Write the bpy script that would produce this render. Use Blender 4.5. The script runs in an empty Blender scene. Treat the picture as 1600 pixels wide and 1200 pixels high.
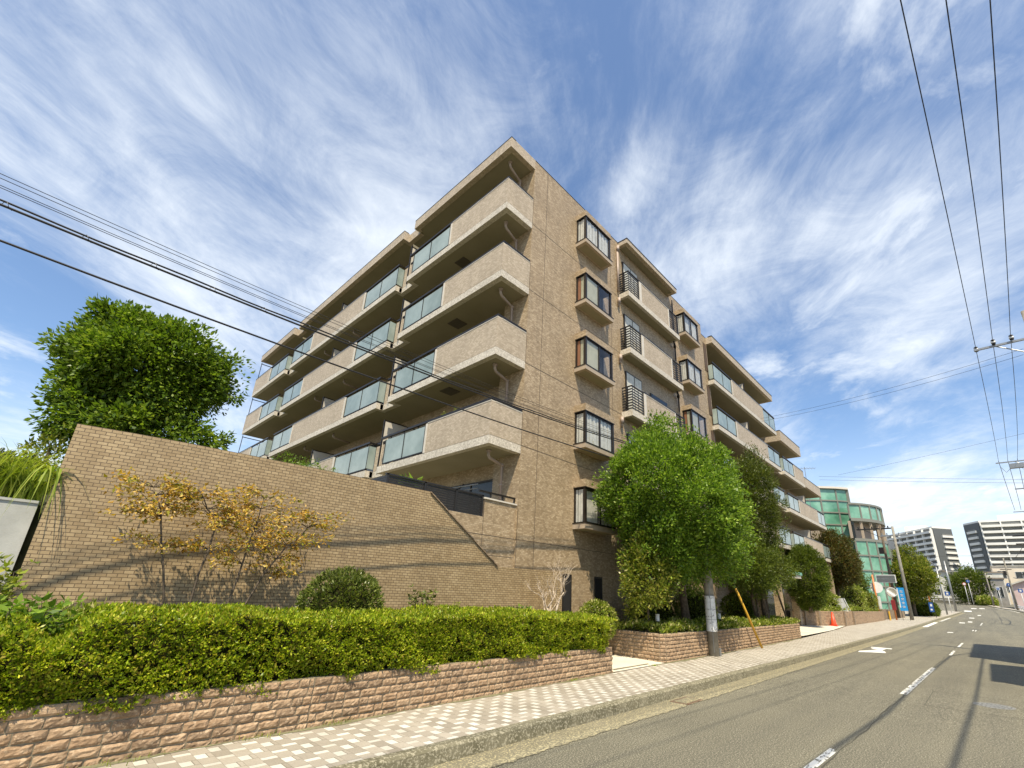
import bpy, math, random
import numpy as np
from mathutils import Vector, Matrix
R = math.radians
random.seed(7)
rng = np.random.default_rng(11)
SC = bpy.context.scene
col = SC.collection

# ------------------------------------------------------------------ camera
EYE = Vector((0, 0, 1.9))
YAW, PIT, ROLL = 0.757287981, 0.335260259, 0.0406813741
fwd = Vector((math.cos(YAW)*math.cos(PIT), math.sin(YAW)*math.cos(PIT), math.sin(PIT)))
rgt = Vector((math.sin(YAW), -math.cos(YAW), 0)); upv = rgt.cross(fwd)
r2 = math.cos(ROLL)*rgt + math.sin(ROLL)*upv
u2 = -math.sin(ROLL)*rgt + math.cos(ROLL)*upv
cd = bpy.data.cameras.new('camera'); cam = bpy.data.objects.new('camera', cd); col.objects.link(cam)
M = Matrix((r2, u2, -fwd)).transposed().to_4x4(); M.translation = EYE
cam.matrix_world = M
cd.sensor_width = 36; cd.lens = 714.0/1600*36; cd.shift_x = -36.6/1600; cd.shift_y = 77.1/1600
cd.clip_end = 3000; cd.clip_start = .05
SC.camera = cam

# ------------------------------------------------------------------ world
SUN = Vector((-.48, -.5, 1.2)).normalized()            # towards the sun
elev = math.asin(SUN.z)
w = bpy.data.worlds.new('World'); SC.world = w; w.use_nodes = True
nt = w.node_tree; nt.nodes.clear(); L = nt.links.new
def N(t, **k):
    n = nt.nodes.new(t)
    for a, b in k.items(): setattr(n, a, b)
    return n
def mth(op, a, b=None, c=None, clamp=False):
    n = nt.nodes.new('ShaderNodeMath'); n.operation = op; n.use_clamp = clamp
    for i, v in enumerate((a, b, c)):
        if v is None: continue
        if isinstance(v, (int, float)): n.inputs[i].default_value = v
        else: nt.links.new(v, n.inputs[i])
    return n.outputs[0]
out = N('ShaderNodeOutputWorld'); bg = N('ShaderNodeBackground'); bg.inputs[1].default_value = .12
sky = N('ShaderNodeTexSky', sky_type='NISHITA', sun_disc=False)
sky.sun_elevation = elev; sky.sun_rotation = math.atan2(SUN.x, SUN.y)
sky.air_density = 1.0; sky.dust_density = .6; sky.ozone_density = 2.2
tc = N('ShaderNodeTexCoord'); sp = N('ShaderNodeSeparateXYZ'); L(tc.outputs['Generated'], sp.inputs[0])
zz = mth('ADD', mth('MAXIMUM', sp.outputs[2], 0.0), .10)
px = mth('DIVIDE', sp.outputs[0], zz); py = mth('DIVIDE', sp.outputs[1], zz)
u = mth('MULTIPLY', mth('ADD', px, py), .7071); v = mth('MULTIPLY', mth('SUBTRACT', px, py), .7071)
def cvec(su, sv, off):
    c = N('ShaderNodeCombineXYZ'); L(mth('MULTIPLY', u, su), c.inputs[0]); L(mth('MULTIPLY', v, sv), c.inputs[1]); c.inputs[2].default_value = off
    return c.outputs[0]
def noise(vec, scale, detail, rough, dist=0.0):
    n = N('ShaderNodeTexNoise'); L(vec, n.inputs['Vector']); n.inputs['Scale'].default_value = scale
    n.inputs['Detail'].default_value = detail; n.inputs['Roughness'].default_value = rough; n.inputs['Distortion'].default_value = dist
    return n.outputs[0]
streak = noise(cvec(.60, .95, 3.1), 1.15, 13, .66, .8)          # long cirrus streaks
broad = noise(cvec(.50, .62, 9.4), .85, 4, .55, .5)
wisp = noise(cvec(1.0, 1.25, 5.2), 3.4, 12, .7, .9)            # where cloud is thick
puff = noise(cvec(1.0, 1.3, 1.7), 2.2, 8, .62, .3)             # small ripples low on the right
LOBES = [((.80,.06,.56), 18, 3, .085), ((.672,.297,.678), 12, 2, .11), ((.154,.769,.62), 34, 5, .08), ((.86,.18,.47), 11, 2, -.07), ((-.06,.945,.31), 10, 3, -.06), ((.93,.13,.34), 6, 2, -.06), ((.33,.40,.856), 38, 8, -.035)]   # thick cloud, and clear patches
def ramp(x, a, b):
    n = N('ShaderNodeMapRange'); n.interpolation_type = 'SMOOTHSTEP'; L(x, n.inputs[0]); n.inputs[1].default_value = a; n.inputs[2].default_value = b
    return n.outputs[0]
cir = mth('ADD', mth('ADD', mth('MULTIPLY', streak, .52), mth('MULTIPLY', broad, .50)), mth('MULTIPLY', wisp, .20))
def lobe(d, a0, a1, amt):
    n = N('ShaderNodeVectorMath'); n.operation = 'DOT_PRODUCT'; L(tc.outputs['Generated'], n.inputs[0]); n.inputs[1].default_value = d
    return mth('MULTIPLY', ramp(n.outputs['Value'], math.cos(R(a0)), math.cos(R(a1))), amt)
for d_, a0, a1, amt in LOBES: cir = mth('ADD', cir, lobe(d_, a0, a1, amt))
cirm = mth('ADD', mth('MULTIPLY', ramp(cir, .545, .83), .93), .03)
puffm = mth('MULTIPLY', ramp(mth('ADD', mth('MULTIPLY', puff, .6), mth('MULTIPLY', broad, .5)), .55, .72), .8)
low = ramp(sp.outputs[2], .34, .0)                              # veil towards the horizon
cl = mth('MAXIMUM', cirm, puffm)
cl = mth('MINIMUM', mth('ADD', cl, mth('MULTIPLY', low, .62)), .97)
mx = N('ShaderNodeMixRGB'); L(cl, mx.inputs[0])
hs = N('ShaderNodeHueSaturation'); hs.inputs[1].default_value = 1.08; hs.inputs[2].default_value = 1.18; L(sky.outputs[0], hs.inputs[4])
L(hs.outputs[0], mx.inputs[1]); mx.inputs[2].default_value = (6.2, 6.6, 7.0, 1)
L(mx.outputs[0], bg.inputs[0]); L(bg.outputs[0], out.inputs[0])

sd = bpy.data.lights.new('sun', 'SUN'); sd.energy = 5.0; sd.angle = R(.5); sd.color = (1, .89, .70)
so = bpy.data.objects.new('sun', sd); col.objects.link(so); so.rotation_euler = SUN.to_track_quat('Z', 'Y').to_euler()
SC.view_settings.view_transform = 'Standard'; SC.view_settings.look = 'None'
SC.view_settings.exposure = 0.52; SC.view_settings.gamma = 1
SC.cycles.max_bounces = 8; SC.cycles.transparent_max_bounces = 8

# ------------------------------------------------------------------ object helpers
def link(o, parent=None):
    col.objects.link(o)
    if parent is not None:
        o.parent = parent
        if parent.type == 'EMPTY' or True:
            o.location = o.location - world_loc(parent)
    return o
def world_loc(o):
    l = Vector(o.location)
    while o.parent is not None:
        o = o.parent; l = l + Vector(o.location)
    return l
def tag(o, label=None, cat=None, group=None, kind=None):
    if label: o['label'] = label
    if cat: o['category'] = cat
    if group: o['group'] = group
    if kind: o['kind'] = kind
    return o
def thing(name, label, cat, loc=(0, 0, 0), group=None):
    o = bpy.data.objects.new(name, None); o.empty_display_size = .2; col.objects.link(o); o.location = loc
    return tag(o, label, cat, group)
def struct(o): o['kind'] = 'structure'; return o
def copy_tree(o, loc, label, parent=None):
    c = o.copy(); col.objects.link(c)
    if parent is None: c.location = loc; c['label'] = label
    else: c.parent = parent
    for ch in list(o.children): copy_tree(ch, None, None, c)
    return c

class MB:
    """collects faces (world metres) and links them as ONE mesh; UVs are metres on the face's own plane"""
    def __init__(s): s.v = []; s.f = []; s.m = []
    def face(s, pts, m=0):
        n = len(s.v); s.v.extend([tuple(p) for p in pts]); s.f.append(tuple(range(n, n+len(pts)))); s.m.append(m)
    def box(s, x0, x1, y0, y1, z0, z1, m=0, skip=''):
        if x0 > x1: x0, x1 = x1, x0
        if y0 > y1: y0, y1 = y1, y0
        if z0 > z1: z0, z1 = z1, z0
        n = len(s.v)
        s.v += [(x0,y0,z0),(x1,y0,z0),(x1,y1,z0),(x0,y1,z0),(x0,y0,z1),(x1,y0,z1),(x1,y1,z1),(x0,y1,z1)]
        for k, q in (('b',(0,3,2,1)),('t',(4,5,6,7)),('f',(0,1,5,4)),('r',(1,2,6,5)),('k',(2,3,7,6)),('l',(3,0,4,7))):
            if k in skip: continue
            s.f.append(tuple(n+i for i in q)); s.m.append(m)
        return s
    def prism(s, poly, z0, z1, m=0, caps=True):
        n = len(s.v); k = len(poly)
        s.v += [(x, y, z0) for x, y in poly] + [(x, y, z1) for x, y in poly]
        for i in range(k):
            j = (i+1) % k; s.f.append((n+i, n+j, n+k+j, n+k+i)); s.m.append(m)
        if caps:
            s.f.append(tuple(n+i for i in reversed(range(k)))); s.m.append(m)
            s.f.append(tuple(n+k+i for i in range(k))); s.m.append(m)
        return s
    def tube(s, pts, r, n=8, m=0, caps=True):
        pts = [Vector(p) for p in pts]; rs = r if isinstance(r, (list, tuple)) else [r]*len(pts)
        base = len(s.v); ref = None
        for i, p in enumerate(pts):
            d = (pts[min(i+1, len(pts)-1)] - pts[max(i-1, 0)]).normalized()
            if ref is None:
                ref = Vector((0, 0, 1)) if abs(d.z) < .9 else Vector((1, 0, 0))
            a = d.cross(ref).normalized(); ref = a.cross(d).normalized()
            for k in range(n):
                t = 2*math.pi*k/n; q = p + (a*math.cos(t) + ref*math.sin(t))*rs[i]; s.v.append(tuple(q))
        for i in range(len(pts)-1):
            for k in range(n):
                k2 = (k+1) % n; s.f.append((base+i*n+k, base+i*n+k2, base+(i+1)*n+k2, base+(i+1)*n+k)); s.m.append(m)
        if caps:
            s.f.append(tuple(base+k for k in reversed(range(n)))); s.m.append(m)
            e = base+(len(pts)-1)*n; s.f.append(tuple(e+k for k in range(n))); s.m.append(m)
        return s
    def obox(s, c, ax, ay, az, m=0):
        """oriented box: centre and three half-axis vectors"""
        c, ax, ay, az = Vector(c), Vector(ax), Vector(ay), Vector(az); n = len(s.v)
        for sz in (-1, 1):
            for sx, sy in ((-1,-1),(1,-1),(1,1),(-1,1)): s.v.append(tuple(c+ax*sx+ay*sy+az*sz))
        for q in ((0,3,2,1),(4,5,6,7),(0,1,5,4),(1,2,6,5),(2,3,7,6),(3,0,4,7)): s.f.append(tuple(n+i for i in q)); s.m.append(m)
        return s
    def build(s, name, mats, parent=None, smooth=False, bevel=0):
        me = bpy.data.meshes.new(name); me.from_pydata(s.v, [], s.f)
        if not isinstance(mats, (list, tuple)): mats = [mats]
        for x in mats: me.materials.append(x)
        me.polygons.foreach_set('material_index', s.m)
        nl = len(me.loops); co = np.zeros(len(me.vertices)*3); me.vertices.foreach_get('co', co); co = co.reshape(-1, 3)
        li = np.zeros(nl, int); me.loops.foreach_get('vertex_index', li)
        nn = np.zeros(len(me.polygons)*3); me.polygons.foreach_get('normal', nn); nn = np.abs(nn.reshape(-1, 3))
        lt = np.zeros(len(me.polygons), int); me.polygons.foreach_get('loop_total', lt)
        fi = np.repeat(np.arange(len(lt)), lt); c = co[li]; nf = nn[fi]; uv = np.zeros((nl, 2))
        zf = nf[:, 2] > .75; xf = (~zf) & (nf[:, 0] >= nf[:, 1]); yf = (~zf) & (~xf)
        uv[zf] = c[zf][:, :2]; uv[xf] = c[xf][:, 1:]; uv[yf] = c[yf][:, [0, 2]]
        ul = me.uv_layers.new(name='UVMap'); ul.data.foreach_set('uv', uv.ravel())
        if smooth: me.polygons.foreach_set('use_smooth', [True]*len(me.polygons))
        me.update()
        o = bpy.data.objects.new(name, me)
        link(o, parent)
        if bevel:
            b = o.modifiers.new('bevel', 'BEVEL'); b.width = bevel; b.segments = 2; b.limit_method = 'ANGLE'
        return o

# ------------------------------------------------------------------ materials
def newmat(name):
    m = bpy.data.materials.new(name); m.use_nodes = True; t = m.node_tree
    b = t.nodes['Principled BSDF']; return m, t, b
def lin(c): return tuple(c) + (1,) if len(c) == 3 else c
def n_noise(t, vec, scale, detail=4, rough=.6):
    n = t.nodes.new('ShaderNodeTexNoise'); n.inputs['Scale'].default_value = scale; n.inputs['Detail'].default_value = detail; n.inputs['Roughness'].default_value = rough
    if vec is not None: t.links.new(vec, n.inputs['Vector'])
    return n.outputs[0]
def n_ramp(t, fac, stops):
    r = t.nodes.new('ShaderNodeValToRGB'); t.links.new(fac, r.inputs[0]); e = r.color_ramp.elements
    while len(e) < len(stops): e.new(.5)
    for i, (p, c) in enumerate(stops): e[i].position = p; e[i].color = lin(c)
    return r.outputs[0]
def n_mix(t, fac, a, b, mode='MIX'):
    m = t.nodes.new('ShaderNodeMixRGB'); m.blend_type = mode
    for i, x in enumerate((fac, a, b)):
        if isinstance(x, (int, float)): m.inputs[i].default_value = x
        elif isinstance(x, tuple): m.inputs[i].default_value = lin(x)
        else: t.links.new(x, m.inputs[i])
    return m.outputs[0]
def n_coord(t, which='Object'):
    c = t.nodes.new('ShaderNodeTexCoord'); return c.outputs[which]
def n_bump(t, b, h, strength=.3, dist=.01):
    k = t.nodes.new('ShaderNodeBump'); k.inputs['Strength'].default_value = strength; k.inputs['Distance'].default_value = dist
    t.links.new(h, k.inputs['Height']); t.links.new(k.outputs[0], b.inputs['Normal'])
def mottle(name, c1, c2, scale=3, rough=.7, metal=0, bump=0, bscale=60, detail=6, fine=None, world=True):
    m, t, b = newmat(name)
    g = t.nodes.new('ShaderNodeNewGeometry'); vec = g.outputs['Position']
    a = n_ramp(t, n_noise(t, vec, scale, detail), [(.35, c1), (.68, c2)])
    if fine:
        f = n_noise(t, vec, fine[0], 2, .7); a = n_mix(t, n_ramp(t, f, [(fine[1], (0,0,0)), (fine[2], (1,1,1))]), a, fine[3])
    t.links.new(a, b.inputs['Base Color']); b.inputs['Roughness'].default_value = rough; b.inputs['Metallic'].default_value = metal
    if bump: n_bump(t, b, n_noise(t, vec, bscale, 4), bump, .01)
    return m
def tile(name, c1, c2, c3, mortar, bw, bh, ms=.004, stain=.25, rough=.55, offset=.5, bump=.35):
    """small tiles laid in metres on each face; individual tiles differ in tone"""
    m, t, b = newmat(name); uvn = t.nodes.new('ShaderNodeUVMap'); uvn.uv_map = 'UVMap'; vec = uvn.outputs[0]
    br = t.nodes.new('ShaderNodeTexBrick'); t.links.new(vec, br.inputs['Vector'])
    br.inputs['Color1'].default_value = (0, 0, 0, 1); br.inputs['Color2'].default_value = (1, 1, 1, 1); br.inputs['Mortar'].default_value = (.5, .5, .5, 1)
    br.inputs['Scale'].default_value = 1; br.inputs['Brick Width'].default_value = bw; br.inputs['Row Height'].default_value = bh
    br.inputs['Mortar Size'].default_value = ms; br.inputs['Mortar Smooth'].default_value = .1; br.offset = offset
    tone = n_ramp(t, br.outputs['Color'], [(.0, c1), (.5, c2), (1, c3)])
    big = n_noise(t, vec, .7, 5, .65); fine = n_noise(t, vec, 22, 3, .6)
    tone = n_mix(t, .35, tone, n_ramp(t, fine, [(.3, c1), (.7, c3)]))
    dirt = n_ramp(t, big, [(.32, (1-stain, 1-stain*1.05, 1-stain*1.15)), (.66, (1, 1, 1))])
    tone = n_mix(t, 1.0, tone, dirt, 'MULTIPLY')
    mp = t.nodes.new('ShaderNodeMapping'); t.links.new(vec, mp.inputs[0]); mp.inputs['Scale'].default_value = (2.6, .16, 1)
    tone = n_mix(t, 1.0, tone, n_ramp(t, n_noise(t, mp.outputs[0], 1.6, 6, .6), [(.36, (1-stain*.6, 1-stain*.62, 1-stain*.64)), (.52, (1, 1, 1))]), 'MULTIPLY')
    c = n_mix(t, br.outputs['Fac'], tone, mortar)
    t.links.new(c, b.inputs['Base Color']); b.inputs['Roughness'].default_value = rough
    inv = t.nodes.new('ShaderNodeMath'); inv.operation = 'SUBTRACT'; inv.inputs[0].default_value = 1; t.links.new(br.outputs['Fac'], inv.inputs[1])
    n_bump(t, b, inv.outputs[0], bump, .004)
    return m
def plain(name, c, rough=.5, metal=0, spec=None):
    m, t, b = newmat(name); g = t.nodes.new('ShaderNodeNewGeometry')
    d = tuple(x*.86 for x in c)
    t.links.new(n_ramp(t, n_noise(t, g.outputs['Position'], 6, 4), [(.3, d), (.7, c)]), b.inputs['Base Color'])
    b.inputs['Roughness'].default_value = rough; b.inputs['Metallic'].default_value = metal
    return m
def leafmat(name, cols, rough=.45, trans=.35, tcol=None):
    m, t, b = newmat(name); g = t.nodes.new('ShaderNodeNewGeometry'); k = len(cols)
    cols = [(min(c[0]*1.5, .8), min(c[1]*1.38, .8), c[2]*1.15) for c in cols]
    rr = n_ramp(t, g.outputs['Random Per Island'], [(i/(k-1), c) for i, c in enumerate(cols)]); b.inputs['Specular IOR Level'].default_value = .3
    big = n_noise(t, g.outputs['Position'], 2.2, 3)
    rr = n_mix(t, 1.0, rr, n_ramp(t, big, [(.35, (.78, .8, .8)), (.65, (1.12, 1.08, 1.0))]), 'MULTIPLY')
    t.links.new(rr, b.inputs['Base Color']); b.inputs['Roughness'].default_value = rough
    tr = t.nodes.new('ShaderNodeBsdfTranslucent'); t.links.new(n_mix(t, 1.0, rr, tcol or (1.6, 1.7, .7), 'MULTIPLY'), tr.inputs[0])
    ms = t.nodes.new('ShaderNodeMixShader'); ms.inputs[0].default_value = trans
    o = t.nodes['Material Output']; t.links.new(b.outputs[0], ms.inputs[1]); t.links.new(tr.outputs[0], ms.inputs[2]); t.links.new(ms.outputs[0], o.inputs[0])
    return m
T = {}
T['wall_tile'] = tile('beige mosaic tile', (.255,.18,.098), (.385,.285,.17), (.58,.455,.30), (.22,.162,.093), .10, .05, .0035, .22)
T['para_tile'] = tile('pale mosaic tile', (.36,.29,.195), (.475,.385,.275), (.61,.51,.38), (.33,.26,.175), .10, .05, .0035, .16)
T['slab_tile'] = tile('cream granite tile', (.40,.35,.27), (.62,.56,.45), (.80,.74,.62), (.46,.40,.32), .05, .05, .003, .15)
T['tan_brick'] = tile('tan brick tile', (.30,.21,.105), (.385,.28,.15), (.47,.355,.20), (.11,.075,.038), .132, .0585, .0055, .22, .6)
T['pier_tile'] = tile('brown stone tile', (.20,.14,.085), (.30,.22,.14), (.38,.29,.19), (.12,.085,.055), .20, .09, .008, .3, .8)
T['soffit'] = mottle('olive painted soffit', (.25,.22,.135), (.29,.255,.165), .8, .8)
T['fascia'] = T['para_tile']
T['panel_glass'] = None
m, t, b = newmat('frosted green panel'); g = t.nodes.new('ShaderNodeNewGeometry')
t.links.new(n_ramp(t, n_noise(t, g.outputs['Position'], .9, 3), [(.35, (.22,.275,.245)), (.7, (.34,.405,.37))]), b.inputs['Base Color'])
b.inputs['Roughness'].default_value = .16; b.inputs['Specular IOR Level'].default_value = .8; T['panel_glass'] = m
T['dark_metal'] = plain('dark bronze metal', (.022,.018,.015), .4, .3)
T['black_louver'] = plain('black painted aluminium', (.018,.017,.017), .45)
T['frame'] = plain('brown window frame', (.04,.033,.027), .35, .5)
T['white_trim'] = plain('off white trim', (.62,.57,.48), .6)
m, t, b = newmat('window glass'); b.inputs['Base Color'].default_value = (.03,.035,.035,1); b.inputs['Roughness'].default_value = .08; b.inputs['Specular IOR Level'].default_value = .45; T['glass'] = m
T['curtain'] = mottle('pale curtain', (.48,.475,.41), (.64,.63,.56), 5, .8)
T['blind'] = mottle('beige window blind', (.36,.35,.24), (.46,.45,.33), 2, .6)
T['pipe'] = plain('beige downpipe', (.36,.28,.22), .45)
T['joint'] = plain('sealant joint', (.10,.075,.05), .7)
T['sill'] = plain('tan sill panel', (.40,.32,.23), .6)
T['concrete'] = mottle('weathered concrete', (.34,.34,.31), (.50,.50,.46), 1.6, .85, bump=.3)
T['pole'] = mottle('concrete pole', (.17,.155,.125), (.30,.28,.23), 4, .8, bump=.2)
T['bark'] = mottle('tree bark', (.06,.045,.03), (.15,.115,.08), 12, .9, bump=.6, bscale=40)
T['palebark'] = mottle('pale dead wood', (.38,.30,.22), (.58,.49,.38), 14, .8)
T['soil'] = mottle('planting soil', (.035,.027,.018), (.075,.06,.04), 5, .95, bump=.6, bscale=30)
T['wire'] = plain('cable sheath', (.012,.012,.014), .5)
T['steel'] = plain('galvanised steel', (.30,.31,.31), .4, .6)
T['white'] = plain('white paint', (.70,.70,.67), .5)
T['yellow'] = plain('yellow plastic guard', (.62,.36,.03), .4)
T['orange'] = plain('orange painted pole', (.62,.20,.05), .45)
T['cone'] = plain('red orange plastic', (.75,.07,.02), .4)
T['blue'] = plain('blue sign paint', (.02,.085,.30), .4)
T['banner'] = plain('sky blue banner cloth', (.01,.27,.62), .7)
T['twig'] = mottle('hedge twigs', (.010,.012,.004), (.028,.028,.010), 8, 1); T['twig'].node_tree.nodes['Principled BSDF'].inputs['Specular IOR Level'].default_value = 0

# ------------------------------------------------------------------ the ground, road and pavement
GX = [-60, 10, 23, 40, 62, 73, 80, 95, 110, 130, 150, 200, 400, 900]
GZ = [0, 0, .03, .10, .25, .40, .52, .93, 1.45, 2.2, 2.9, 4.3, 7.5, 12]
def gz(x): return float(np.interp(x, GX, GZ))
KX = [-60, 40, 62, 80, 95, 110]; KY = [4.95, 4.95, 4.93, 4.75, 3.9, 3.0]
def ky(x): return float(np.interp(x, KX, KY))
IX = [-60, 3, 10.5, 16, 20, 28, 38, 47, 67, 80, 113]; IY = [6.55, 6.62, 6.84, 6.90, 6.98, 7.22, 7.8, 8.55, 8.5, 9.5, 12]
def iy(x): return float(np.interp(x, IX, IY))
RX = [-60, 60, 103, 120, 129, 134, 144, 170, 200]; RY = [-1.75, -3.0, -4.2, -4.8, -3.9, -2.8, -1.3, 1.0, 3.0]
def ry(x): return float(np.interp(x, RX, RY))
XS = [-60, -30, -10, 0, 3, 6, 10, 13, 16, 20, 23, 28, 34, 40, 47, 55, 62, 67, 73, 80, 88, 95, 102, 110, 120, 125, 129, 134, 139, 144, 150, 160, 170, 200]

def asphalt():
    m, t, b = newmat('worn asphalt'); vec = n_coord(t)
    base = n_ramp(t, n_noise(t, vec, .35, 5, .6), [(.3, (.088,.082,.056)), (.7, (.130,.121,.083))])
    agg = n_noise(t, vec, 48, 3, .9)
    base = n_mix(t, n_ramp(t, agg, [(.54, (0,0,0)), (.585, (.85,.85,.85))]), base, (.42,.39,.29))
    base = n_mix(t, n_ramp(t, agg, [(.40, (.75,.75,.75)), (.47, (0,0,0))]), base, (.05,.047,.036))
    # polished wheel tracks and oil stains run along the street
    mp = t.nodes.new('ShaderNodeMapping'); t.links.new(vec, mp.inputs[0]); mp.inputs['Scale'].default_value = (.05, 1.1, 1)
    tr = n_noise(t, mp.outputs[0], 1.2, 4, .55)
    base = n_mix(t, 1, base, n_ramp(t, tr, [(.35, (.86,.86,.86)), (.62, (1.08,1.07,1.04))]), 'MULTIPLY')
    # tar-filled cracks
    vo = t.nodes.new('ShaderNodeTexVoronoi'); vo.feature = 'DISTANCE_TO_EDGE'; vo.inputs['Scale'].default_value = .16
    wv = t.nodes.new('ShaderNodeMixRGB'); wv.inputs[0].default_value = .06; t.links.new(vec, wv.inputs[1])
    nz = t.nodes.new('ShaderNodeTexNoise'); nz.inputs['Scale'].default_value = 1.4; nz.inputs['Detail'].default_value = 6; t.links.new(vec, nz.inputs['Vector']); t.links.new(nz.outputs[1], wv.inputs[2])
    t.links.new(wv.outputs[0], vo.inputs['Vector'])
    base = n_mix(t, n_ramp(t, vo.outputs['Distance'], [(.0, (.10,.10,.10)), (.0014, (0,0,0))]), base, (.045,.042,.036))
    t.links.new(base, b.inputs['Base Color']); b.inputs['Roughness'].default_value = .85
    n_bump(t, b, agg, .5, .006); return m
def paver_mat():
    """interlocking pavers: white bar + grey block + white square, shifted one third per column"""
    m, t, b = newmat('interlocking pavers'); vec = n_coord(t); L = t.links.new
    sp = t.nodes.new('ShaderNodeSeparateXYZ'); L(vec, sp.inputs[0])
    def mt(op, a, b_=None, c=None):
        n = t.nodes.new('ShaderNodeMath'); n.operation = op
        for i, q in enumerate((a, b_, c)):
            if q is None: continue
            if isinstance(q, (int, float)): n.inputs[i].default_value = q
            else: L(q, n.inputs[i])
        return n.outputs[0]
    W, P = .158, .632
    cx = mt('DIVIDE', sp.outputs[0], W); ci = mt('FLOOR', cx); fx = mt('SUBTRACT', cx, ci)
    vy = mt('DIVIDE', mt('ADD', mt('SUBTRACT', sp.outputs[1], mt('MULTIPLY', ci, W)), 100.03), P); vi = mt('FLOOR', vy); fv = mt('SUBTRACT', vy, vi)
    # fv: 0-.31 plain grey, .31-.55 white square, .55-.88 grey block, .88-1 white bar
    inrow = mt('MULTIPLY', mt('GREATER_THAN', fv, .31), mt('LESS_THAN', fv, .55)); sq = mt('MULTIPLY', inrow, mt('LESS_THAN', fx, .70))
    bar = mt('GREATER_THAN', fv, .88)
    white = mt('MAXIMUM', sq, bar)
    def near(x, p, wd): return mt('LESS_THAN', mt('ABSOLUTE', mt('SUBTRACT', x, p)), wd)
    j = near(fx, 0, .022)
    for p in (0, .31, .55, 1): j = mt('MAXIMUM', j, near(fv, p, .0065))
    j = mt('MAXIMUM', j, mt('MULTIPLY', near(fx, .70, .03), inrow))
    cell = t.nodes.new('ShaderNodeCombineXYZ'); L(ci, cell.inputs[0]); L(vi, cell.inputs[1]); L(white, cell.inputs[2])
    wn = t.nodes.new('ShaderNodeTexWhiteNoise'); L(cell.outputs[0], wn.inputs['Vector'])
    grey = n_ramp(t, wn.outputs[0], [(0, (.29,.255,.20)), (1, (.41,.365,.295))])
    wh = n_ramp(t, wn.outputs[0], [(0, (.50,.47,.40)), (1, (.66,.63,.55))])
    c = n_mix(t, white, grey, wh)
    c = n_mix(t, 1, c, n_ramp(t, n_noise(t, vec, .8, 6, .7), [(.3, (.80,.79,.76)), (.6, (1,1,1))]), 'MULTIPLY')
    c = n_mix(t, 1, c, n_ramp(t, n_noise(t, vec, 60, 3, .7), [(.35, (.86,.86,.86)), (.65, (1.05,1.05,1.05))]), 'MULTIPLY')
    c = n_mix(t, mt('MULTIPLY', j, .75), c, (.10,.09,.06))
    L(c, b.inputs['Base Color']); b.inputs['Roughness'].default_value = .8
    n_bump(t, b, mt('SUBTRACT', 1, j), .5, .004); return m
T['asphalt'] = asphalt(); T['paver'] = paver_mat()
T['kerb'] = mottle('mossy kerb concrete', (.10,.09,.05), (.205,.185,.12), 4, .9, bump=.8, bscale=45, fine=(30, .50, .62, (.33,.30,.21)))
T['gutter'] = mottle('gritty gutter concrete', (.15,.135,.085), (.19,.17,.11), 3, .9, bump=.8, bscale=50, fine=(32, .52, .64, (.42,.36,.20)))
T['gedge'] = mottle('exposed yellow grit', (.12,.11,.075), (.26,.23,.14), 16, .9, bump=.8, bscale=60, fine=(34, .50, .6, (.42,.37,.22)))
T['earth'] = mottle('dry ground', (.10,.095,.07), (.17,.16,.12), .6, .95)
T['paving'] = mottle('pale forecourt slabs', (.52,.48,.38), (.66,.62,.50), .8, .8)

def strip(name, fa, fb, z_off, mat, xs=XS, dz=0.0):
    mb = MB(); prev = None
    for x in xs:
        a, b_ = (x, fa(x), gz(x)+z_off), (x, fb(x), gz(x)+z_off+dz)
        if prev: mb.face((prev[0], a, b_, prev[1]) if fa(x) < fb(x) else (prev[1], b_, a, prev[0]))
        prev = (a, b_)
    return struct(mb.build(name, mat))
gm = MB()
for i in range(len(GX)-1):
    gm.face([(GX[i]*3 if i == 0 else GX[i], -900, gz(GX[i])-.06), (GX[i+1], -900, gz(GX[i+1])-.06), (GX[i+1], 900, gz(GX[i+1])-.06), (GX[i]*3 if i == 0 else GX[i], 900, gz(GX[i])-.06)])
struct(gm.build('ground', T['earth']))
strip('road', lambda x: ry(x)-.05, lambda x: 12 if x < 112 else 40, 0, T['asphalt'])
fx_ = [x for x in XS if x <= 110]
strip('gutter', lambda x: ky(x)-.43, lambda x: ky(x), .004, T['gutter'], fx_)
# the ragged gritty edge of the asphalt
mb = MB(); xs = np.arange(-2, 60, .06); prev = None
for x in xs:
    n1 = .07 + .015*math.sin(x*3.1) + .01*math.sin(x*11.3+1) + rng.uniform(-.035, .035); a, b_ = (x, ky(x)-.43-n1*.6, gz(x)+.008), (x, ky(x)-.30+rng.uniform(-.05, .05), gz(x)+.008)
    if prev: mb.face((prev[0], a, b_, prev[1]))
    prev = (a, b_)
struct(mb.build('gutter_edge', T['gedge']))
# kerb: a real step, rounded at the end of the block
kp = [(x, ky(x)) for x in np.concatenate([np.arange(-12, 60, .6), np.arange(60, 110.1, 2)])] + [(111.6, 3.2), (112.6, 4.2), (113, 6), (113, 14)]
mb = MB(); segs = []
for i, (x, y) in enumerate(kp):
    dx, dy = Vector((kp[min(i+1, len(kp)-1)][0]-kp[max(i-1, 0)][0], kp[min(i+1, len(kp)-1)][1]-kp[max(i-1, 0)][1])).normalized()
    nx, ny = -dy, dx; g0 = gz(x); j = rng.uniform(-.004, .004)
    segs.append([(x+nx*o, y+ny*o, g0+h) for o, h in ((0, -.02), (.018, .145+j), (.035, .168+j), (.06, .175+j), (.165, .176+j), (.17, .10))])
for a, b_ in zip(segs[:-1], segs[1:]):
    for k in range(5): mb.face((a[k], b_[k], b_[k+1], a[k+1]))
kerb = struct(mb.build('kerb', T['kerb']))
px_ = [x for x in XS if x <= 110] + [112.9]
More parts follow.
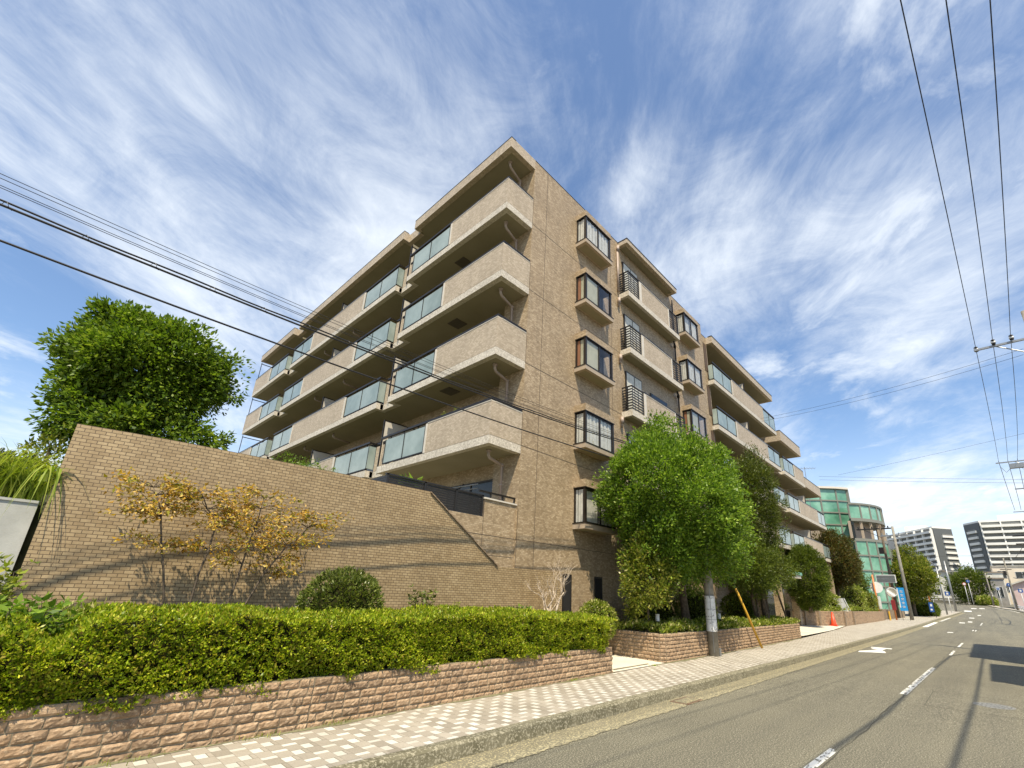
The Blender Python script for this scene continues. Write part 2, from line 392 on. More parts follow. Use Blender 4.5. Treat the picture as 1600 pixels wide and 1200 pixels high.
strip('pavement', lambda x: (ky(x) if x <= 110 else 4.2)+.165, iy, .17, T['paver'], px_)
# strip of silt and weeds where the pavement meets the planter wall
mb = MB(); prev = None
for x in np.arange(-3, 28, .1):
    wv = .07+.04*math.sin(x*2.3)+.02*math.sin(x*9+2)+rng.uniform(-.015, .015); a, b_ = (x, iy(x)-wv-.02, gz(x)+.174), (x, iy(x)+.03, gz(x)+.176)
    if prev and not (10.4 < x < 12.9): mb.face((prev[0], a, b_, prev[1]))
    prev = (a, b_)
T['silt'] = mottle('silt and moss', (.14,.125,.07), (.24,.215,.13), 6, .95, bump=.5, fine=(40, .5, .66, (.10,.13,.03)))
struct(mb.build('silt_strip', T['silt']))
strip('far_pavement', lambda x: ry(x)-1.5, lambda x: ry(x)-.15, .12, T['paver'], [x for x in XS if x <= 170])
mb = MB()
for a, b_ in zip(XS[:-1], XS[1:]):
    if b_ <= 170: mb.obox(((a+b_)/2, (ry(a)+ry(b_))/2-.08, (gz(a)+gz(b_))/2+.06), ((b_-a)/2, (ry(b_)-ry(a))/2, (gz(b_)-gz(a))/2), (0, .075, 0), (0, 0, .065))
struct(mb.build('far_kerb', T['kerb']))

# forecourt and the paved path between the planters
mb = MB(); mb.face([(10.3, 6.84, .181), (12.95, 6.9, .181), (13.25, 9.9, .20), (10.35, 9.9, .20)])
mb.face([(28.4, 7.22, .32), (41, 9.3, .40), (41, 11.0, .46), (28.5, 11.0, .42)]); mb.face([(28.4, 7.22, .32), (38, 7.8, .30), (46, 8.5, .36), (41, 9.3, .40)])
struct(mb.build('forecourt', T['paving']))
mb = MB(); mb.face([(10.55, 6.98, .186), (12.3, 7.02, .186), (12.4, 7.12, .186), (10.6, 7.10, .186)]);
tag(mb.build('drain_channel', T['kerb']), 'dark drain channel across the white path between the two brick planters', 'drain')

# painted marks, worn
def paintmat():
    m, t, b = newmat('worn road paint'); vec = n_coord(t)
    tr = t.nodes.new('ShaderNodeBsdfTransparent'); ms = t.nodes.new('ShaderNodeMixShader')
    mp = t.nodes.new('ShaderNodeMapping'); t.links.new(vec, mp.inputs[0]); mp.inputs['Scale'].default_value = (1, 3, 1)
    f = n_ramp(t, n_noise(t, mp.outputs[0], 4.5, 6, .75), [(.44, (0,0,0)), (.49, (1,1,1))])
    b.inputs['Base Color'].default_value = (.70,.69,.63,1); b.inputs['Roughness'].default_value = .7
    o = t.nodes['Material Output']; t.links.new(f, ms.inputs[0]); t.links.new(tr.outputs[0], ms.inputs[1]); t.links.new(b.outputs[0], ms.inputs[2]); t.links.new(ms.outputs[0], o.inputs[0]); return m
T['paint'] = paintmat()
m, t, b = newmat('white road paint'); b.inputs['Base Color'].default_value = (.74,.73,.68,1); b.inputs['Roughness'].default_value = .7; T['paint2'] = m
def mark(pts, m=0):
    return [(x, y, gz(x)+.006) for x, y in pts]
mb = MB()
def dash(x0, x1, y0, y1, wd=.12, m=0): mb.face(mark([(x0, y0-wd/2), (x1, y1-wd/2), (x1, y1+wd/2), (x0, y0+wd/2)]), m)
dash(5.2, 8.35, 2.02, 1.93, .11); dash(14.6, 21.7, 1.78, 1.67, .14); dash(28, 31, 1.50, 1.47, .10); dash(34, 38, 1.42, 1.36, .1)
dash(57, 59.5, 1.02, .98, .07, 1); dash(57.3, 59.8, 1.20, 1.16, .07, 1); dash(72, 80, .75, .6, .1)
mb.face(mark([(25.2, 4.36), (26.0, 3.50), (26.5, 3.56), (27.5, 3.85), (26.9, 4.05), (25.9, 4.42)]), 1)     # faded lane symbol
mb.face(mark([(28.3, 4.36), (28.4, 3.55), (28.9, 3.62), (28.9, 4.0), (28.8, 4.4)]), 1); mb.face(mark([(27.2, 3.8), (28.3, 3.75), (28.3, 4.2), (27.6, 4.25)]), 1)
mb.face(mark([(60, 4.4), (60, 4.78), (74, 4.72), (74, 4.35)]), 1); mb.face(mark([(78, 4.2), (78, 4.5), (90, 4.0), (90, 3.75)]))
for x0, y0, x1, y1 in ((51, 2.6, 52, 2.25), (76, 2.6, 78, 2.1), (80, 1.9, 82, 1.5), (92, 1.95, 94, 1.4), (102, 1.1, 104, .7), (116, 2.9, 120, 1.9), (130, 2.1, 133, 1.3), (132, .9, 135, .1)):
    mb.face(mark([(x0, y0), (x0, y1), (x1, y1), (x1, y0)]), 1)
for a, b_ in zip(XS[:-1], XS[1:]):
    if 120 < b_ <= 139: mb.face(mark([(a, ry(a)+.45), (b_, ry(b_)+.45), (b_, ry(b_)+.62), (a, ry(a)+.62)]))
struct(mb.build('road_markings', [T['paint'], T['paint2']]))
# long seam beside the centre line and the patched square round the manhole
mb = MB(); prev = None
for x in np.arange(3, 60, .12):
    y = 1.93-.0125*(x-7)+.018*math.sin(x*1.7)+.01*math.sin(x*6.1)-.07; wd = .007+.004*math.sin(x*2.7)
    a, b_ = (x, y-wd, gz(x)+.005), (x, y+wd, gz(x)+.005)
    if prev: mb.face((prev[0], a, b_, prev[1]))
    prev = (a, b_)
for x0, y0, x1, y1 in ((13.45, 1.32, 13.45, -1.6), (15.85, 1.32, 15.85, -1.6), (13.45, 1.32, 15.85, 1.32)):
    if x0 == x1: mb.face(mark([(x0-.011, y1), (x0+.011, y1), (x0+.011, y0), (x0-.011, y0)]))
    else: mb.face(mark([(x0, y0-.007), (x1, y0-.007), (x1, y0+.007), (x0, y0+.007)]))
T['tar'] = plain('tar seam', (.066,.061,.045), .85)
struct(mb.build('road_seams', T['tar']))
T['iron'] = mottle('worn cast iron', (.10,.10,.092), (.26,.26,.24), 40, .6, metal=.0)
mh = thing('manhole_cover', 'round patterned iron manhole cover set in a patch of the road', 'manhole cover', (14.76, .27, 0))
mb = MB(); c = [(14.76+.37*math.cos(a), .27+.37*math.sin(a)) for a in np.linspace(0, 2*math.pi, 40, endpoint=False)]; mb.prism(c, 0, .008); mb.build('frame', T['tar'], mh)
mb = MB(); c = [(14.76+.335*math.cos(a), .27+.335*math.sin(a)) for a in np.linspace(0, 2*math.pi, 40, endpoint=False)]; mb.prism(c, .0, .012)
for k in range(48):
    a = k*2.39996; r_ = .30*math.sqrt(k/48); mb.box(14.76+r_*math.cos(a)-.022, 14.76+r_*math.cos(a)+.022, .27+r_*math.sin(a)-.016, .27+r_*math.sin(a)+.016, .012, .017)
mb.build('lid', T['iron'], mh)
dc = thing('gutter_grate', 'rusty iron drain cover in the gutter beside the kerb', 'drain cover', (9.6, 4.66, 0))
T['rust'] = mottle('rusty iron', (.10,.055,.03), (.19,.12,.075), 10, .8)
MB().box(9.25, 9.95, 4.50, 4.86, .0, .012).build('frame', T['rust'], dc); MB().box(9.3, 9.9, 4.55, 4.81, .012, .018).build('cover', T['gutter'], dc)

# ------------------------------------------------------------------ the apartment building
B = thing('apartment_building', 'large beige tiled apartment block of five storeys with stepped balconies and green glass panels', 'building', (10, 10, .3))
SL = [15.45, 12.43, 9.40, 6.37]                      # top of the balcony slabs, upper floors first
def P(mb, name, mat, parent=B, label=None, **k):
    o = mb.build(name, mat, parent, **k)
    if label: o['label'] = label
    return o
mb = MB()
mb.box(9.92, 25.7, 10, 11.25, .2, 18.68)             # end wall and its left return
mb.box(25.7, 26.4, 10.0, 11.25, .2, 18.03)
mb.box(10.33, 25.7, 11.25, 38.1, .2, 18.25)
mb.box(8.62, 9.92, 10.07, 10.3, 0.2, 4.42)           # ground floor wall below the corner terrace
mb.box(7.0, 8.62, 10.07, 10.3, 0.2, 3.90)
mb.box(26.4, 38.55, 11.2, 22, .2, 17.6); mb.box(38.55, 45.3, 11.2, 22, .2, 14.6); mb.box(45.3, 50.8, 11.2, 22, .2, 11.75)
P(mb, 'wall', T['wall_tile'])
mb = MB()                                            # sealed joints between the floors and panels
for z in (15.42, 12.40, 9.38, 6.38, 3.40): mb.box(9.92, 25.69, 9.996, 10.05, z-.009, z+.009)
mb.box(8.0, 9.93, 10.066, 10.1, 3.391, 3.409); mb.box(8.62, 9.93, 10.066, 10.1, 2.85, 2.862)
mb.box(10.70, 10.716, 9.996, 10.05, 2.56, 18.6); mb.box(15.30, 15.316, 9.996, 10.05, 2.56, 18.6); mb.box(9.922, 9.934, 9.996, 10.05, 2.5, 4.4)
for z in SL + [3.4]: mb.box(9.924, 9.936, 9.996, 10.05, z, z+1.12)
mb.box(8.615, 8.627, 10.066, 10.1, 2.5, 4.4)
P(mb, 'sealed_joint', T['joint'])
mb = MB(); mb.box(9.92, 25.71, 9.99, 10.33, 18.68, 18.70); mb.box(25.7, 26.4, 9.99, 10.3, 18.03, 18.05)
P(mb, 'coping', T['frame'])

def pieces(name, mat, parent, boxes, **k):
    for q in boxes: P(MB().box(*q), name, mat, parent, **k)
def glass_panel(parent, x0, x1, y0, y1, z0, z1, ends=(False, False)):
    """framed frosted panel pair along the longer axis"""
    along_y = x1 is None; g = MB(); f = MB()
    if along_y:
        g.box(x0+.015, x0+.030, y0, y1, z0+.04, z1)
        n = 2; 
        for k in range(n+1): yy = y0+(y1-y0)*k/n; f.box(x0, x0+.05, yy-.02, yy+.02, z0, z1+.02)
        f.box(x0, x0+.05, y0, y1, z0, z0+.04)
    else:
        g.box(x0, x1, y0+.015, y0+.030, z0+.04, z1)
        n = 2 if x1-x0 > 1 else 1
        for k in range(n+1): xx = x0+(x1-x0)*k/n; f.box(xx-.02, xx+.02, y0, y0+.05, z0, z1+.02)
        f.box(x0, x1, y0, y0+.05, z0, z0+.04)
    o = P(g, 'glass_panel', T['panel_glass'], parent); P(f, 'panel_frame', T['dark_metal'], parent); return o

# roof edges, left side: three blocks divided by notches
XF, XN, XB = 8.55, 8.88, 10.33
rf = MB()
def edge_L(y0, y1, xf, z0=18.22, z1=18.70, th=.22):
    rf.box(xf, xf+th, y0, y1, z0, z1)
edge_L(10.0, 16.65, XF); rf.box(XF+.22, 9.92, 10.0, 10.2, 18.22, 18.70); edge_L(16.65, 17.62, XN); rf.box(XF+.22, XN, 16.45, 16.65, 18.22, 18.70)
edge_L(17.62, 30.6, XF); rf.box(XF+.22, XN+.22, 17.62, 17.84, 18.22, 18.70); edge_L(30.6, 31.58, XN); edge_L(31.58, 38.1, XF); rf.box(XF+.22, XN+.22, 31.58, 31.8, 18.22, 18.70); rf.box(XF+.22, 10.3, 37.88, 38.1, 18.22, 18.70)
ro = P(rf, 'roof', T['fascia'])
cp = MB()
for y0, y1, xf in ((10, 16.65, XF), (17.62, 30.6, XF), (31.58, 38.1, XF)): cp.box(xf-.012, xf+.24, y0-.01, y1+.01, 18.70, 18.716)
P(cp, 'roof_coping', T['frame'], ro)
sf = MB()
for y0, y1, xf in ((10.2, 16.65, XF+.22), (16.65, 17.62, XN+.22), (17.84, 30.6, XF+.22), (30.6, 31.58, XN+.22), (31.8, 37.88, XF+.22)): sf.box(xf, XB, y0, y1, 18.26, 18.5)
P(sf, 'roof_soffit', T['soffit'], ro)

def left_floor(z):
    """one storey of the long left front: slab edge, soffit, parapets, panels, rail"""
    b_ = MB(); s_ = MB(); pr = MB(); tr = MB(); rl = MB(); t0 = z-.27
    for y0, y1, xf in ((10, 16.65, XF), (16.65, 17.6, XN), (17.6, 30.6, XF), (30.6, 31.55, XN), (31.55, 38.1, XF)):
        b_.box(xf, xf+.2, y0, y1, t0, z)
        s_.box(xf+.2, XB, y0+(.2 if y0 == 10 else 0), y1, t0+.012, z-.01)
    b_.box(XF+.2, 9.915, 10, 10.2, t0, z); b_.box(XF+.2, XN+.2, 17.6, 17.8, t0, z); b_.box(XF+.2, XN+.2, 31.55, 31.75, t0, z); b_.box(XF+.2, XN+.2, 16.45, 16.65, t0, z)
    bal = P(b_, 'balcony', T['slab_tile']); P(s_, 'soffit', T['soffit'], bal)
    # tiled parapets
    pr.box(XF, XF+.15, 10.0, 13.40, z+.012, z+1.12); pr.box(XF+.15, 9.915, 10.0, 10.15, z+.012, z+1.12)
    pieces('parapet', T['para_tile'], bal, [(XF, XF+.15, 20.95, 27.35, z+.012, z+1.12), (XF, XF+.15, 34.85, 38.1, z+.012, z+1.12), (XN, XN+.15, 16.66, 17.58, z+.012, z+1.08), (XN, XN+.15, 30.61, 31.53, z+.012, z+1.08)])
    P(pr, 'parapet', T['para_tile'], bal)
    pieces('trim', T['white_trim'], bal, [(XF-.01, XF+.16, y, y+.11, z+.012, z+1.118) for y in (13.40, 20.83, 27.35, 34.73)])
    pieces('trim', T['white_trim'], bal, [(XF-.012, XF+.162, y0+.005, y1, z+1.12, z+1.145) for y0, y1 in ((20.95, 27.35), (34.85, 38.1))]); tr.box(XF-.012, XF+.162, 10.005, 13.4, z+1.12, z+1.145)
    tr.box(XF+.163, 9.91, 9.99, 10.16, z+1.12, z+1.145)
    P(tr, 'trim', T['white_trim'], bal)
    zt = z+1.06
    glass_panel(bal, XF+.02, None, 13.58, 16.32, z+.06, zt); glass_panel(bal, XF+.02, None, 17.66, 20.78, z+.06, zt); glass_panel(bal, XF+.02, None, 27.5, 30.52, z+.06, zt); glass_panel(bal, XF+.02, None, 31.62, 34.68, z+.06, zt)
    pieces('glass_return', T['panel_glass'], bal, [(XF+.03, XN, y, y+.018, z+.1, zt) for y in (16.34, 17.62, 30.54, 31.58)])
    for y0, y1, x in ((10.0, 13.5, XF+.05), (13.5, 16.66, XF+.05), (17.6, 30.6, XF+.05), (31.55, 38.1, XF+.05), (16.6, 17.6, XN+.05), (30.6, 31.55, XN+.05)): rl.box(x-.05, x+.05, y0, y1, z+1.165, z+1.24)
    rl.box(XF+.10, 9.91, 10.0, 10.10, z+1.165, z+1.24)
    for y in list(np.arange(10.3, 16.6, .95))+list(np.arange(17.9, 30.6, .98))+list(np.arange(31.8, 38, .98)): rl.box(XF+.055, XF+.085, y, y+.03, z+1.06, z+1.19)
    rl.box(XF+.1, XN, 17.6, 17.66, z+1.185, z+1.23); rl.box(XF+.1, XN, 31.55, 31.61, z+1.185, z+1.23)
    P(rl, 'handrail', T['dark_metal'], bal)
    # inner wall side: party screen, windows
    for y in (17.12, 24.4):
        P(MB().box(8.85, 10.3, y, y+.03, z+.1, z+2.15), 'party_screen', T['white_trim'], bal); f = MB(); f.box(8.8, 8.85, y-.01, y+.04, z+.02, z+2.2); f.box(8.85, 10.3, y-.01, y+.04, z+2.15, z+2.2); P(f, 'screen_frame', T['dark_metal'], bal)
    fr = MB(); fr.box(8.62, 8.66, 38.02, 38.06, z+1.2, 15.18-15.45+z+2.98-.02); fr.box(8.66, 10.3, 38.02, 38.06, z+2.55, z+2.6); P(fr, 'end_frame', T['dark_metal'], bal)
    for y0, y1 in ((11.5, 14.2), (14.8, 16.6), (18.2, 21.2), (22.0, 23.9), (25.0, 27.8), (28.6, 30.4), (32.0, 35.4)): window(XB, y0, y1, z+.12, z+2.12, bal)
    return bal
# window panes ride on the floor part itself (thing > part > sub-part), so they are linked there
def window(x, y0, y1, z0, z1, parent):
    f = MB()
    for k in (0, .5, 1): yy = y0+(y1-y0)*k; f.box(x-.05, x+.01, yy-.03, yy+.03, z0, z1, 0)
    f.box(x-.05, x+.01, y0-.03, y1+.03, z1, z1+.06, 0); f.box(x-.05, x+.01, y0-.03, y1+.03, z0-.06, z0, 0)
    f.box(x-.02, x-.004, y0+.03, y1-.03, z0, z1, 1)
    return P(f, 'window', [T['frame'], T['glass']], parent)
for z in SL: left_floor(z)
# open ceiling hatches and the rain pipes at the corner
for z in (15.18, 12.16, 9.13): P(MB().box(9.2, 9.75, 13.3, 13.9, z-.012, z+.01), 'ceiling_hatch', plain('hatch plate', (.09,.075,.05), .6))
for z in [18.25]+[q-.27 for q in SL]:
    if z < 4: continue
    p = MB(); p.tube([(9.05, 10.55, z), (9.05, 10.55, z-.16), (9.12, 10.57, z-.24), (9.72, 10.7, z-.30), (9.78, 10.7, z-.34), (9.78, 10.7, z-2.70)], .05, 10)
    for q in (.95, 2.0): p.tube([(9.78, 10.7, z-q), (9.78, 10.7, z-q-.06)], .06, 10)
    p.tube([(9.05, 10.55, z), (9.05, 10.55, z-.05)], .085, 12); p.tube([(9.78, 10.7, z-.27), (9.78, 10.7, z-.36)], .07, 10)
    P(p, 'downpipe', T['pipe'], smooth=True)
for z in [q-.27 for q in SL]:                          # drain pipes further along the front
    p = MB()
    for y in (22.6, 26.2): p.tube([(9.0, y, z), (9.0, y, z-.15), (9.08, y, z-.2), (9.9, y, z-.26)], .045, 8)
    P(p, 'drain_pipe', T['pipe'], smooth=True)

# corner terrace on the first storey
tb = P(MB().box(8.62, 10.33, 10.3, 38, 3.13, 3.40), 'terrace_floor', T['slab_tile'])
P(MB().box(8.60, 9.93, 10.03, 10.34, 4.42, 4.465), 'terrace_coping', T['white_trim'], tb)
r = MB(); r.box(8.45, 10.0, 10.12, 10.18, 4.62, 4.67)
for x in (8.9, 9.4, 9.9): r.box(x-.02, x+.02, 10.13, 10.17, 4.46, 4.62)
P(r, 'terrace_rail', T['dark_metal'], tb)
window(XB, 11.5, 14.2, 3.5, 5.5, tb); window(XB, 15.2, 17.4, 3.5, 5.5, tb)
dp = MB(); dp.tube([(9.05, 10.95, 5.05), (9.1, 14.2, 5.15)], .018, 8, 0); dp.tube([(9.35, 11.3, 5.02), (9.4, 14.0, 5.1)], .018, 8, 0); dp.tube([(9.4, 12.1, 5.25), (9.1, 12.15, 4.95), (9.5, 12.3, 4.75)], .03, 6, 1)
tag(dp.build('laundry_pole', [T['steel'], T['dark_metal']]), 'two steel laundry poles hanging in the shaded corner terrace behind the black fence', 'laundry pole')
lp = MB(); lp.tube([(9.0, 18.6, 5.0), (9.05, 23.4, 5.05)], .03, 6, 0)
for y in np.arange(19, 23.2, .28): lp.box(8.98, 9.06, y, y+.08, 4.72, 5.02, 0)
tag(lp.build('clothes_hanger', plain('teal plastic', (.02,.16,.14), .5)), 'teal plastic hangers on a pole behind the middle glass balcony', 'clothes hanger')

# ---- bay windows on the end wall
def bay(x0, x1, z, cur, yf=9.5):
    """z = bottom of the glass; hood above, sill box below"""
    h = 1.24; s = MB(); s.box(x0-.06, x1+.06, yf-.06, 9.998, z-.20, z-.02); root = P(s, 'bay_window', T['sill'])
    s = MB(); s.box(x0+.1, x1-.1, yf+.06, 9.93, z-.208, z-.20); P(s, 'sill_panel', T['soffit'], root)
    s = MB(); s.box(x0-.02, x1+.02, yf-.03, 9.998, z+h+.03, z+h+.30); P(s, 'hood', T['wall_tile'], root)
    f = MB()
    f.box(x0-.075, x1+.075, yf-.075, 9.998, z-.02, z+.012); f.box(x0-.03, x1+.03, yf-.035, 9.998, z+h, z+h+.03)
    for x in (x0, x1-.09): f.box(x, x+.09, yf-.01, yf+.09, z+.012, z+h)
    xm = (x0+x1)/2; f.box(xm-.035, xm+.035, yf, yf+.05, z+.012, z+h)
    for x in (x0+.005, x1-.045): f.box(x, x+.04, 9.93, 9.998, z+.012, z+h)
    for q in (z+.012, z+h-.05): f.box(x0+.09, x1-.09, yf+.01, yf+.04, q, q+.05)
    P(f, 'bay_frame', T['frame'], root)
    g = MB(); g.face([(x0+.09, yf+.022, z+.06), (x1-.09, yf+.022, z+.06), (x1-.09, yf+.022, z+h-.05), (x0+.09, yf+.022, z+h-.05)]); g.face([(x0+.02, 9.93, z+.012), (x0+.02, yf+.09, z+.012), (x0+.02, yf+.09, z+h), (x0+.02, 9.93, z+h)]); g.face([(x1-.02, yf+.09, z+.012), (x1-.02, 9.93, z+.012), (x1-.02, 9.93, z+h), (x1-.02, yf+.09, z+h)])
    gm_, gt, gb = newmat('clear window glass'); gb.inputs['Base Color'].default_value = (.9,.95,.93,1); gb.inputs['Roughness'].default_value = .03
    tr = gt.nodes.new('ShaderNodeBsdfTransparent'); mx_ = gt.nodes.new('ShaderNodeMixShader'); gl = gt.nodes.new('ShaderNodeBsdfGlossy'); gl.inputs['Roughness'].default_value = .03; lw_ = gt.nodes.new('ShaderNodeLayerWeight'); lw_.inputs[0].default_value = .5; fr_ = gt.nodes.new('ShaderNodeMath'); fr_.operation = 'POWER'; fr_.inputs[1].default_value = 3.2; gt.links.new(lw_.outputs['Facing'], fr_.inputs[0])
    gt.links.new(fr_.outputs[0], mx_.inputs[0]); gt.links.new(tr.outputs[0], mx_.inputs[1]); gt.links.new(gl.outputs[0], mx_.inputs[2]); gt.links.new(mx_.outputs[0], gt.nodes['Material Output'].inputs[0])
    T.setdefault('clear', gm_); P(g, 'pane', T['clear'], root)
    c = MB()
    if cur == 'half': c.box(x0+.1, xm-.04, yf+.12, yf+.14, z+.05, z+h-.06, 0)
    if cur == 'blind': c.box(x0+.1, xm+.02, yf+.05, yf+.07, z+.05, z+h-.06, 1)
    if cur in ('half', 'full'):
        for k in range(14):
            a = x0+.1+(x1-x0-.2)*k/14; a2 = a+(x1-x0-.2)/14*.9
            if cur == 'half' and k < 7: continue
            c.box(a, a2, yf+.05+.02*(k % 2), yf+.07+.02*(k % 2), z+.05, z+h-.06, 0)
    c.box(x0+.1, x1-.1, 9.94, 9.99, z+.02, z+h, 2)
    if cur == 'blind': c.box(x0+.05, x0+.07, yf+.3, 9.93, z+.05, z+h-.05, 3); c.box(x0+.06, x0+.08, yf+.1, yf+.28, z+.05, z+h-.05, 1)
    else:
        for k in range(3): c.box(x0+.05+.015*(k % 2), x0+.065+.015*(k % 2), yf+.12+.12*k, yf+.22+.12*k, z+.05, z+h-.05, 0)
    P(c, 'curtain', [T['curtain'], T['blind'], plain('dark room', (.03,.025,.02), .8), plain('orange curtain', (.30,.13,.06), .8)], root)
for i, (dz, cu) in enumerate(((0, 'full'), (3.03, 'blind'), (6.05, 'blind'), (9.2, 'full'), (12.1, 'half'))): bay(12.7, 14.58, 16.33-dz, cu)
for i, (dz, cu) in enumerate(((0, 'half'), (3.03, 'full'), (6.05, 'blind'), (9.2, 'full'), (12.1, 'half'))): bay(22.12, 23.95, 16.31-dz, cu)

# ---- small street balconies between the two rows of bay windows
def louver(x0, x1, y, z0, z1, parent, side=None):
    l = MB()
    for k in range(8):
        q = z0+.04+(z1-z0-.06)*k/8; l.box(x0, x1, y, y+.02, q, q+.056)
        if side is not None: l.box(side, side+.02, y+.02, 9.99, q, q+.056)
    for x in (x0, (x0+x1)/2, x1-.04): l.box(x, x+.04, y-.012, y, z0, z1)
    l.box(x0-.02, x1, y-.02, y+.05, z1, z1+.045)
    if side is not None: l.box(side-.02, side+.04, y+.05, 9.99, z1, z1+.045); l.box(side, side+.04, 9.7, 9.74, z0, z1)
    P(l, 'louver', T['black_louver'], parent)
for z in (15.56, 12.52, 9.48, 6.44, 3.4):
    s = MB(); s.box(16.0, 21.25, 9.45, 9.6, z-.26, z); s.box(16.0, 16.15, 9.6, 9.995, z-.26, z); s.box(21.1, 21.25, 9.6, 9.995, z-.26, z)
    bal = P(s, 'balcony', T['slab_tile']); P(MB().box(16.15, 21.1, 9.6, 9.99, z-.25, z-.02), 'soffit', T['soffit'], bal)
    P(MB().box(17.24, 20.02, 9.46, 9.58, z+.01, z+1.10), 'parapet', T['para_tile'], bal)
    t_ = MB(); t_.box(17.05, 17.24, 9.45, 9.6, z+.01, z+1.13); t_.box(20.02, 20.12, 9.45, 9.6, z+.01, z+1.13); t_.box(17.24, 20.02, 9.445, 9.6, z+1.10, z+1.13); P(t_, 'trim', T['white_trim'], bal)
    louver(16.06, 17.03, 9.48, z+.04, z+1.14, bal, side=16.06); louver(20.14, 21.2, 9.48, z+.04, z+1.14, bal)
    P(MB().box(17.1, 20.1, 9.46, 9.55, z+1.15, z+1.22), 'handrail', T['dark_metal'], bal)
    f = MB(); f.box(16.35, 17.75, 9.94, 10.0, z+.05, z+2.15, 0); f.box(16.42, 17.03, 9.93, 9.94, z+.1, z+2.08, 2); f.box(17.09, 17.68, 9.925, 9.935, z+.1, z+2.08, 2); f.box(18.6, 20.3, 9.95, 10.0, z+1.25, z+1.85, 0); f.box(18.66, 20.24, 9.94, 9.95, z+1.3, z+1.8, 1)
    P(f, 'window', [T['frame'], T['glass'], T['curtain']], bal)
    p = MB(); p.tube([(15.88, 9.9, z+2.75), (15.88, 9.9, z+2.45)], .075, 10); p.tube([(15.88, 9.93, z+2.47), (15.88, 9.93, z+.1)] if z > 15 else [(15.88, 9.93, z+2.7), (15.88, 9.93, z+2.3)], .055, 10); P(p, 'vent_pipe', T['pipe'], bal, smooth=True)
    p = MB(); p.tube([(21.55, 9.9, z+2.7), (21.55, 9.9, z+.05)], .04, 8); p.tube([(21.1, 9.75, z-.27), (21.3, 9.78, z-.42), (21.55, 9.88, z-.46)], .05, 8); p.tube([(21.42, 9.85, z-.5), (21.42, 9.85, z-.36)], .075, 10); P(p, 'drain_pipe', T['dark_metal'], bal, smooth=True)
s = MB(); s.box(16.0, 21.27, 9.45, 9.65, 18.38, 18.62); s.box(16.0, 16.2, 9.65, 9.995, 18.38, 18.62); s.box(21.07, 21.27, 9.65, 9.995, 18.38, 18.62)
cn = P(s, 'canopy', T['fascia']); P(MB().box(16.2, 21.07, 9.65, 9.99, 18.40, 18.58), 'canopy_soffit', T['soffit'], cn); P(MB().box(15.98, 21.29, 9.43, 9.99, 18.62, 18.65), 'canopy_coping', T['frame'], cn)
for z in (15.4, 12.4, 9.4, 6.4):
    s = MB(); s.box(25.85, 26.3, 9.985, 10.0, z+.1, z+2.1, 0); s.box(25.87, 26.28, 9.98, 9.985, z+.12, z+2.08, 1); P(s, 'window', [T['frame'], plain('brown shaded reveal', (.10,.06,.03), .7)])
# doors of the ground floor
for x0, x1 in ((12.14, 12.62), (13.92, 14.4)):
    d = MB(); d.box(x0, x1, 9.985, 10.0, .25, 2.52, 0); d.box(x0+.05, x1-.05, 9.978, 9.985, .3, 2.46, 1); P(d, 'door', [T['frame'], plain('unlit doorway', (.012,.011,.010), .9)])

# ---- the street wing: balconies step down to the right
YF, YN, YB = 9.6, 9.9, 11.2
def street_floor(z, secs, windows):
    """secs: list of (x0, x1, [(kind, a, b)...]) in the front plane, notches between"""
    s_ = MB(); so_ = MB(); tr = MB(); rl = MB(); t0 = z-.27; last = None; notch = []
    for x0, x1, fill in secs:
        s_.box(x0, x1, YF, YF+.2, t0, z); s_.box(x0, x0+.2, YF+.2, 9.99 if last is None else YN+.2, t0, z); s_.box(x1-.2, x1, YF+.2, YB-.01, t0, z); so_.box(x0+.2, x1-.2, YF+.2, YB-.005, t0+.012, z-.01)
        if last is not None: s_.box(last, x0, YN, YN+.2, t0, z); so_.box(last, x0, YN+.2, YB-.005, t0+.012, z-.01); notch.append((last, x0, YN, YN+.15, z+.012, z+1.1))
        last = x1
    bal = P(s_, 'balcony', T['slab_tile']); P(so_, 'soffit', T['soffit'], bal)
    for x0, x1, fill in secs:
        for kd, a, b_ in fill:
            if kd == 'g': glass_panel(bal, a, b_, YF+.02, None, z+.06, z+1.06)
            else:
                pieces('parapet', T['para_tile'], bal, [(a, b_, YF, YF+.15, z+.012, z+1.12)]); tr.box(a, b_, YF-.012, YF+.162, z+1.12, z+1.145); tr.box(a-.11, a, YF-.01, YF+.16, z+.012, z+1.13)
        rl.box(x0, x1, YF, YF+.10, z+1.165, z+1.24)
        for x in np.arange(x0+.1, x1, 1.0): rl.box(x, x+.03, YF+.055, YF+.085, z+1.06, z+1.19)
        g = MB().box(x0+.02, x0+.04, YF+.04, YN, z+.1, z+1.06); P(g, 'glass_return', T['panel_glass'], bal)
    pieces('parapet', T['para_tile'], bal, notch); P(tr, 'trim', T['white_trim'], bal); P(rl, 'handrail', T['dark_metal'], bal)
    for a, b_ in windows:
        f = MB(); f.box(a, b_, YB-.05, YB-.01, z+.1, z+2.15, 0); f.box(a+.06, (a+b_)/2-.03, YB-.06, YB-.05, z+.15, z+2.08, 1); f.box((a+b_)/2+.03, b_-.06, YB-.06, YB-.05, z+.15, z+2.08, 1); P(f, 'window', [T['frame'], T['glass']], bal)
    for x in [q[0]+6.2 for q in secs if q[1]-q[0] > 8]:
        P(MB().box(x, x+.03, YF+.25, YB-.01, z+.1, z+2.1), 'party_screen', T['white_trim'], bal); P(MB().box(x-.01, x+.04, YF+.2, YF+.25, z, z+2.15), 'screen_frame', T['dark_metal'], bal)
    return bal
W1 = [(27, 29.4), (30.2, 32), (33.3, 35.6), (36.3, 37.8)]; W2 = [(39.6, 41.6), (42.4, 44.2)]; W3 = [(46, 48), (48.6, 50.2)]
